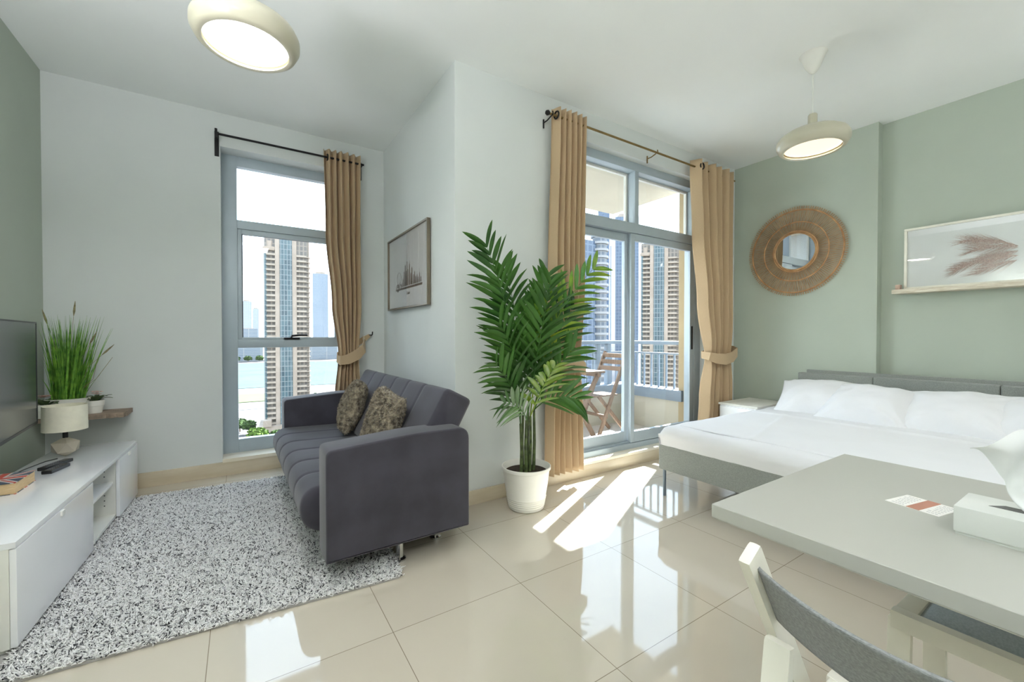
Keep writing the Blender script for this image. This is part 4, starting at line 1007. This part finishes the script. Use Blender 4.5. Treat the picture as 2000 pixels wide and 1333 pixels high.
# ------------------------------------------------------------ palm
PXc, PYc = 1.615, 2.315
palm = thing('potted_palm', 'tall green palm in a white ribbed pot beside the left door curtain', 'potted plant', (PXc, PYc, 0))
pp = MB(); prf = [(0, 0), (.112, 0), (.120, .008)]
for i in range(5): z_ = .02 + i * .014; prf += [(.1215 + i * .0028, z_), (.1245 + i * .0028, z_ + .006), (.122 + i * .0028, z_ + .012)]
prf += [(.146, .17), (.158, .262), (.166, .266), (.166, .284), (.160, .286), (.152, .262), (.140, .235), (0, .235)]
pp.lathe(prf, (PXc, PYc, 0), 64); obj('pot', pp, M_pot, palm)
obj('soil', MB().lathe([(0, .250), (.08, .249), (.148, .244), (.146, .236), (0, .236)], (PXc, PYc, 0), 40), M_soil, palm)
def bez(p, q, r, s_, t):
    u = 1 - t; return p * u ** 3 + q * 3 * u * u * t + r * 3 * u * t * t + s_ * t ** 3
def frond(stem0, p0, p1, p2, seed, m, npair=15, L0=.25, start=.12, wid=.0165, nrm=(-.22, -.97, .05), lift=.2):
    rr = random.Random(seed); A, B, Cc, D = [Vector(q) for q in (stem0, p0, p1, p2)]
    f = MB(); N = Vector(nrm).normalized()
    def P(t):
        if t < 0: return A.lerp(B, t + 1)
        u = 1 - t; return B * u * u + Cc * 2 * u * t + D * t * t
    rc = [P(t / 16) for t in range(17)]
    f.tube([tuple(q) for q in rc], [.0048 * (1 - .75 * k / 16) for k in range(17)], 6)
    for i in range(npair):
        t = start + (1 - start) * (i / (npair - 1)) ** .95
        c = P(t); tg = (P(min(1, t + .02)) - P(max(0, t - .02))).normalized()
        side = tg.cross(N).normalized()
        ll = L0 * (math.sin(PI * min(1, .28 + .54 * t)) ** .8) * rr.uniform(.85, 1.1)
        for s_ in (-1, 1):
            fan = .50 + .95 * t + rr.uniform(-.1, .1)
            d = (side * s_ * 1.0 + tg * fan + N * rr.uniform(-.05, .35) + Vector((0, 0, lift * rr.uniform(.3, 1)))).normalized()
            drp = rr.uniform(.10, .28) * ll
            wv = side * 0 + d.cross(N).normalized(); nn = d.cross(wv).normalized()
            wv = (wv * math.cos(.5 * s_ + rr.uniform(-.5, .5)) + nn * math.sin(.5 * s_ + rr.uniform(-.5, .5))).normalized()
            vs = []; fs = []; K = 7
            for k in range(K + 1):
                q = k / K; pc_ = c + d * ll * q + Vector((0, 0, -drp * q * q)) 
                ww = wid * (math.sin(PI * min(1, q * .86 + .12)) ** .8) if k < K else .0005
                up_ = d.cross(wv).normalized() * ww * .35
                pts = [pc_ - wv * ww + up_, pc_, pc_ + wv * ww + up_]
                for z in pts:
                    if z.x > 1.86 and z.y > 2.30 and z.x < 2.33: z.y = min(z.y, 2.335)
                    z.y = min(z.y, 2.50); vs.append(z)
            for k in range(K):
                for j in (0, 1): fs.append((3 * k + j, 3 * k + j + 1, 3 * k + j + 4, 3 * k + j + 3))
            f.add(vs, fs, True)
    return obj('frond', f, m, palm, sharp=180)
tops = {}
stems = [((1.565, 2.30, .24), (1.545, 2.28, .58)), ((1.60, 2.34, .24), (1.60, 2.33, .62)), ((1.625, 2.29, .24), (1.625, 2.28, .62)), ((1.64, 2.33, .24), (1.635, 2.32, .64)), ((1.665, 2.30, .24), (1.655, 2.28, .66)), ((1.59, 2.28, .24), (1.585, 2.27, .60))]
for i, (a, b) in enumerate(stems):
    m_ = tuple((Vector(a) + Vector(b)) / 2 + Vector((.006 * (-1) ** i, 0, 0)))
    obj('stem', MB().tube([a, m_, b], [.013, .011, .008], 10), M_stem, palm)
s = [b for a, b in stems]
FR = [ # start (stem top), control, tip
 (s[0], (1.50, 2.26, 1.25), (1.235, 2.18, 1.69), M_palm, 19, .27),
 (s[2], (1.63, 2.22, 1.22), (2.08, 2.16, 1.63), M_palmy, 17, .26),
 (s[1], (1.58, 2.30, 1.20), (1.46, 2.33, 1.58), M_palm, 17, .26),
 (s[3], (1.64, 2.28, 1.15), (1.76, 2.28, 1.56), M_palm, 17, .26),
 (s[5], (1.60, 2.16, 1.10), (1.62, 2.06, 1.48), M_palm, 16, .27),
 (s[4], (1.70, 2.22, 1.05), (1.92, 2.20, 1.34), M_palm, 15, .26),
 (s[0], (1.52, 2.22, .98), (1.32, 2.16, 1.22), M_palm, 14, .27),
 (s[0], (1.47, 2.20, .82), (1.27, 2.12, .98), M_palm, 12, .24),
 (s[4], (1.70, 2.18, .90), (1.86, 2.13, 1.06), M_palm, 12, .24),
 (s[5], (1.50, 2.18, .72), (1.32, 2.10, .76), M_palm, 9, .20),
 (s[4], (1.72, 2.16, .80), (1.87, 2.10, .74), M_palm, 10, .20),
 (s[2], (1.60, 2.12, .84), (1.60, 2.00, .96), M_palmy, 10, .18),
 (s[3], (1.62, 2.22, 1.0), (1.60, 2.16, 1.26), M_palm, 15, .26),
 (s[1], (1.55, 2.27, .95), (1.47, 2.24, 1.16), M_palm, 13, .25),
]
for i, (b, c_, d_, m_, n_, L_) in enumerate(FR):
    frond(b, b, c_, d_, 40 + i, m_, round(n_ * .78), L_ * 1.16, start=.28 if i < 6 else .22)

# ------------------------------------------------------------ room behind the viewer (kitchen side), with unseen fill lights added
kb = thing('kitchen_unit', 'white kitchen cupboards along the far wall behind the viewer', 'kitchen unit', (2.2, YB + .3, 0))
obj('base_cabinet', MB().box(.6, 3.9, YB + .02, YB + .60, .08, .88, .003), M_kit, kb)
obj('wall_cabinet', MB().box(.6, 3.9, YB + .02, YB + .36, 1.45, 2.2, .003), M_kit, kb)
obj('worktop', MB().box(.58, 3.92, YB + .02, YB + .62, .88, .92, .003), M_base, kb)
E_pan = emit('fill_panel_glow', (255, 250, 242), 4.0)
for i, (x, y) in enumerate(((0.2, -1.3), (2.2, -1.3), (3.9, -1.3))):  # unseen glowing panels, added only to brighten the room
    t = thing('fill_ceiling_light', ('added square fill light nearest the television side', 'added square fill light between the other two', 'added square fill light nearest the bed side')[i], 'ceiling light', (x, y, H - .06), 0, 'added fill lights outside the view')
    obj('housing', MB().box(x - .30, x + .30, y - .30, y + .30, H - .05, H - .001, .006), M_whitem, t)
    obj('diffuser', MB().box(x - .28, x + .28, y - .28, y + .28, H - .056, H - .05), E_pan, t)
    area('added_fill_light', (x, y, H - .062), (0, 0, 0), .56, .56, 7, (.95, .98, 1))

for x, y, pw2, lb in ((-.92, 1.25, 36, 'added fill uplighter by the sage wall, nearest the television'), (-.90, -.60, 70, 'added fill uplighter behind the viewer by the sage wall'), (1.6, -1.7, 8, 'added fill uplighter behind the viewer in the middle of the room'), (3.95, -1.45, 16, 'added fill uplighter behind the viewer on the bed side')):  # unseen lamps added to bounce fill light off the ceiling
    t = thing('fill_uplighter', lb, 'fill light', (x, y, 0), 0, 'added fill uplighters outside the view')
    obj('base', MB().lathe([(0, 0), (.14, 0), (.14, .015), (.02, .03), (0, .03)], (x, y, 0), 32), M_black, t)
    obj('pole', MB().tube([(x, y, .02), (x, y, 1.76)], .012, 12), M_black, t)
    b_ = MB(); b_.lathe([(.02, 1.75), (.13, 1.80), (.21, 1.88), (.205, 1.885), (.12, 1.81), (.0, 1.77)], (x, y, 0), 40); b_.f = [f for f in b_.f if len(f) == 4]; b_.sm = [True] * len(b_.f); obj('bowl', b_, M_whitem, t)
    l = bpy.data.lights.new('fill_uplight', 'AREA'); l.shape = 'DISK'; l.size = .36; l.energy = pw2; l.color = (.94, .94, 1.0)
    lo = bpy.data.objects.new('fill_uplight', l); C.objects.link(lo); lo.location = (x, y, 1.87); lo.rotation_euler = (PI, 0, 0)

# ------------------------------------------------------------ the city outside
GZ = -67.0
def gpos(az, D): a = math.radians(az); return (D * math.sin(a), D * math.cos(a))
gm_ = mat('pale_city_ground', (84, 80, 76), rough=.95, var=.06, scale=.02)
struct('ground', MB().box(-900, 3600, -200, 3600, GZ - 2, GZ), gm_, 'pale paved city ground far below', 'ground')
def arc(az0, az1, D0, D1, z0, z1, n=12):
    pts = [gpos(az0 + (az1 - az0) * i / n, D0) for i in range(n + 1)] + [gpos(az1 - (az1 - az0) * i / n, D1) for i in range(n + 1)]
    return MB().poly(pts, 'z', z0, z1)
o = obj('lake', arc(-8, 22, 640, 1230, GZ, GZ + .5), mat('turquoise_water', (70, 88, 88), rough=.8, lo=(64, 82, 82), scale=.02, spec=.05)); tag(o, 'turquoise lake seen through the tall window', 'lake', None, 'stuff')
o = obj('lawn', arc(-6, 2.6, 505, 575, GZ, GZ + .6), mat('lawn_green', (70, 84, 42), rough=1, lo=(62, 76, 36), scale=.05)); tag(o, 'light green lawn in front of the lake', 'lawn', None, 'stuff')
o = obj('road', arc(-8, 30, 455, 485, GZ, GZ + .3), mat('asphalt', (92, 92, 94), rough=1)); tag(o, 'grey road below the lawn', 'road', None, 'structure')
M_tw = mat('tower_cladding', (166, 150, 134), rough=.85, lo=(152, 136, 120), scale=.12)
M_tg = gridmat('tower_curtain_glass', (66, 88, 92), (124, 128, 126), 1.9, 3.4, lw=.35, rough=.3, alt=(44, 64, 70))
M_tsl = mat('tower_balcony', (166, 152, 136), rough=.85, lo=(148, 134, 118), scale=.2)
M_tdk = gridmat('tower_recess', (112, 104, 95), (134, 122, 108), 2.4, 3.4, lw=.7, rough=.6, alt=(90, 84, 78))
def tower(az, D, wdt, ztop, lab, name='tower', rot=None):
    x, y = gpos(az, D); t = thing(name, lab, 'building', (x, y, GZ), rot if rot is not None else -math.radians(az))
    h = ztop - GZ; w = wdt / 2; dp = wdt * .9
    obj('core', MB().box(-w * .98, w * .98, .5, dp, 0, h), M_tdk, t, world=False)
    obj('glass_front', MB().box(-w * .32, w * .22, -1.6, .6, 4, h - 1), M_tg, t, world=False)
    pr = MB()
    for a, b in ((-w * .52, -w * .32), (w * .22, w * .42)): pr.box(a, b, -1.2, .8, 0, h + 1)
    pr.box(w * .96, w * 1.0, -.5, dp, 0, h); obj('piers', pr, M_tw, t, world=False)
    obj('side_glass', MB().box(-w * 1.0, -w * .88, -.6, dp, 3, h - 9), M_tg, t, world=False)
    bl = MB(); z = 6.0
    while z < h - 12:
        bl.box(-w * .90, -w * .52, -1.5, .6, z, z + 1.25); bl.box(w * .42, w * .86, -1.5, .6, z, z + 1.25); bl.box(w * .86, w * 1.04, -.9, dp, z, z + .5); z += 3.4
    obj('balconies', bl, M_tsl, t, world=False)
    cr = MB(); cr.box(-w * .52, w * .42, -1, dp * .8, h, h + 2.2); cr.lathe([(w * .26, 0), (w * .30, 1.2), (w * .30, 2.4), (0, 2.4)], (-w * .75, 1.5, h - 9.5), 20); cr.lathe([(w * .12, 0), (w * .15, 4), (0, 4.2)], (-w * .75, 1.5, h - 7), 12); obj('crown', cr, M_tw, t, world=False)
    pd = MB(); pd.box(-w * 1.25, w * 1.2, -6, dp, 0, 9); pd.box(-w * 1.05, -w * .7, -7, 0, 9, 13); obj('podium', pd, M_tw, t, world=False)
    return t
tower(4.70, 320, 27, 67.2, 'tall beige residential tower with teal glass seen through the tall window')
tower(52.4, 330, 27, 70.5, 'tall beige residential tower with blue glass seen through the right balcony pane')
def glassbox(az, D, w_, dp, ztop, lab, m, rot=0, zb=None, nm='office_tower'):
    x, y = gpos(az, D); t = thing(nm, lab, 'building', (x, y, GZ), -math.radians(az) + rot)
    obj('shaft', MB().box(-w_ / 2, w_ / 2, 0, dp, 0, ztop - GZ), m, t, world=False)
    obj('roof_plant', MB().box(-w_ * .3, w_ * .3, dp * .2, dp * .8, ztop - GZ, ztop - GZ + ztop * .03 + 1), M_tw, t, world=False); return t
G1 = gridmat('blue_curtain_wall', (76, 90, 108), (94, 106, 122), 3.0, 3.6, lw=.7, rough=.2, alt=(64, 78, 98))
G2 = gridmat('hazed_blue_facade', (122, 130, 140), (136, 142, 150), 4.0, 3.6, lw=1.2, rough=.4, alt=(114, 124, 134))  # distance haze put into the pale bluish base colour
G3 = gridmat('hazed_white_facade', (168, 170, 172), (146, 150, 154), 5.0, 4.0, lw=1.2, rough=.7)  # whitened base colour stands in for haze on far towers
G4 = gridmat('banded_lowrise', (96, 110, 124), (150, 148, 144), 40.0, 4.2, lw=1.9, rough=.5)
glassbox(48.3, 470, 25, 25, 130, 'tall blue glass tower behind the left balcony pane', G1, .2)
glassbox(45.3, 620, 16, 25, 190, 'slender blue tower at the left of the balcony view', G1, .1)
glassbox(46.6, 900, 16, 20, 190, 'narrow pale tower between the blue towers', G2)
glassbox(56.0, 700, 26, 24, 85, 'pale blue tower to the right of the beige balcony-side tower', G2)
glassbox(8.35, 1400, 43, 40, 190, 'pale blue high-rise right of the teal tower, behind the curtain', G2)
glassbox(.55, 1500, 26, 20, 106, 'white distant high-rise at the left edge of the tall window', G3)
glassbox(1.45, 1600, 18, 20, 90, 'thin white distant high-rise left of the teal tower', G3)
glassbox(.7, 1440, 46, 30, 22, 'low pale block below the white distant high-rise', G4)
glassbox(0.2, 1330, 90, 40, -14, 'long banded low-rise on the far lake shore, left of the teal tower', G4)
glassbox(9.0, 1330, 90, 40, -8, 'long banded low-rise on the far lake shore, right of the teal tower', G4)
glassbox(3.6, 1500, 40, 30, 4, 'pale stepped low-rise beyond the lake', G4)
# round ribbed tower close to the left pane
x, y = gpos(44.75, 210); t = thing('round_tower', 'round grey ribbed residential tower behind the left balcony pane', 'building', (x, y, GZ))
rt = MB(); rt.lathe([(3.4, 0), (3.4, 117)], (0, 0, 0), 32); obj('shaft', rt, gridmat('tower_recess_round', (92, 98, 106), (140, 138, 136), 2, 3.4, lw=.3, rough=.5), t, world=False)
rb = MB(); z = 4
while z < 117: rb.lathe([(3.4, z), (4.3, z), (4.3, z + 1.1), (3.4, z + 1.1)], (0, 0, 0), 24); z += 3.4
obj('balcony_rings', rb, mat('grey_balcony', (150, 148, 146), rough=.8), t, world=False)
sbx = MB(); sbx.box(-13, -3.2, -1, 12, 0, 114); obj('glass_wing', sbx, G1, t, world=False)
# near low buildings
lows = [(0.2, 250, 15, 10, 12, 'beige flat-roofed house at the bottom left of the tall window'), (9.2, 190, 9, 12, 43, 'brown balcony block edge beside the curtain of the tall window'), (49.0, 260, 30, 20, 14, 'pale low block seen through the left railing'), (52.8, 235, 26, 18, 11, 'pale low block below the beige tower behind the railing'), (56.5, 300, 26, 20, 22, 'pale low block at the right end of the railing')]
for az, D, w_, dp, h, lb in lows:
    x, y = gpos(az, D); t = thing('low_building', lb, 'building', (x, y, GZ), -math.radians(az))
    obj('walls', MB().box(-w_ / 2, w_ / 2, 0, dp, 0, h), mat('lowrise_wall', (150, 140, 128), rough=.9, var=.03, scale=.3) if h < 40 else M_tdk, t, world=False)
    obj('parapet', frame_bars(MB(), -w_ / 2, w_ / 2, -.2, dp, h - .1, h + 1.0, .5, .5, .2, .2, 0), M_tsl, t, world=False)
def tree(az, D, h, r, lb, seed, crown=(70, 92, 38), lo=(42, 62, 24)):
    x, y = gpos(az, D); t = thing('tree', lb, 'tree', (x, y, GZ + .6), 0, 'trees below the tall window')
    obj('trunk', MB().tube([(0, 0, 0), (0, 0, h * .6)], [.5, .3], 8), M_wood, t, world=False)
    rr = random.Random(seed); c = MB()
    for i in range(260):
        a = rr.uniform(0, 2 * PI); ph = math.acos(rr.uniform(-.6, 1)); q = r * rr.uniform(.75, 1.05)
        p = Vector((q * math.sin(ph) * math.cos(a), q * math.sin(ph) * math.sin(a), h * .68 + q * .75 * math.cos(ph)))
        n = Vector((rr.gauss(0, 1), rr.gauss(0, 1), rr.gauss(0, 1))).normalized(); u = n.orthogonal().normalized(); v = n.cross(u); s_ = r * rr.uniform(.12, .24)
        c.add([p + u * s_, p + v * s_, p - u * s_, p - v * s_], [(0, 1, 2, 3)])
    b = bmesh.new(); bmesh.ops.create_icosphere(b, subdivisions=2, radius=r * .85); c.bm(b, False, Matrix.Translation((0, 0, h * .68)) @ Matrix.Diagonal((1, 1, .75, 1)))
    obj('crown', c, mat('tree_crown_%d' % crown[0], crown, rough=1, lo=lo, scale=.6), t, world=False)
tree(1.55, 285, 14, 5.5, 'bright green tree at the foot of the teal tower', 1, (96, 120, 40), (58, 80, 24))
tree(1.95, 268, 9, 3.6, 'bright green smaller tree in front of the tower podium', 2, (96, 120, 40), (58, 80, 24))
tree(3.6, 284, 12, 4.4, 'dark green tree against the beige podium', 3)
tree(.7, 340, 8, 4.5, 'dark green tree right of the beige flat-roofed house', 4)
tree(-.2, 350, 8, 5.0, 'dark green tree at the left edge of the tall window', 5)
tree(8.1, 420, 13, 8, 'green tree just right of the teal tower, by the lake', 6)
tree(8.9, 400, 12, 7, 'green tree near the curtain, by the lake', 7)
for i in range(5): tree(-.5 + i * 1.15, 1275, 13, 9, 'distant green tree on the far lake shore, left of the teal tower', 20 + i)
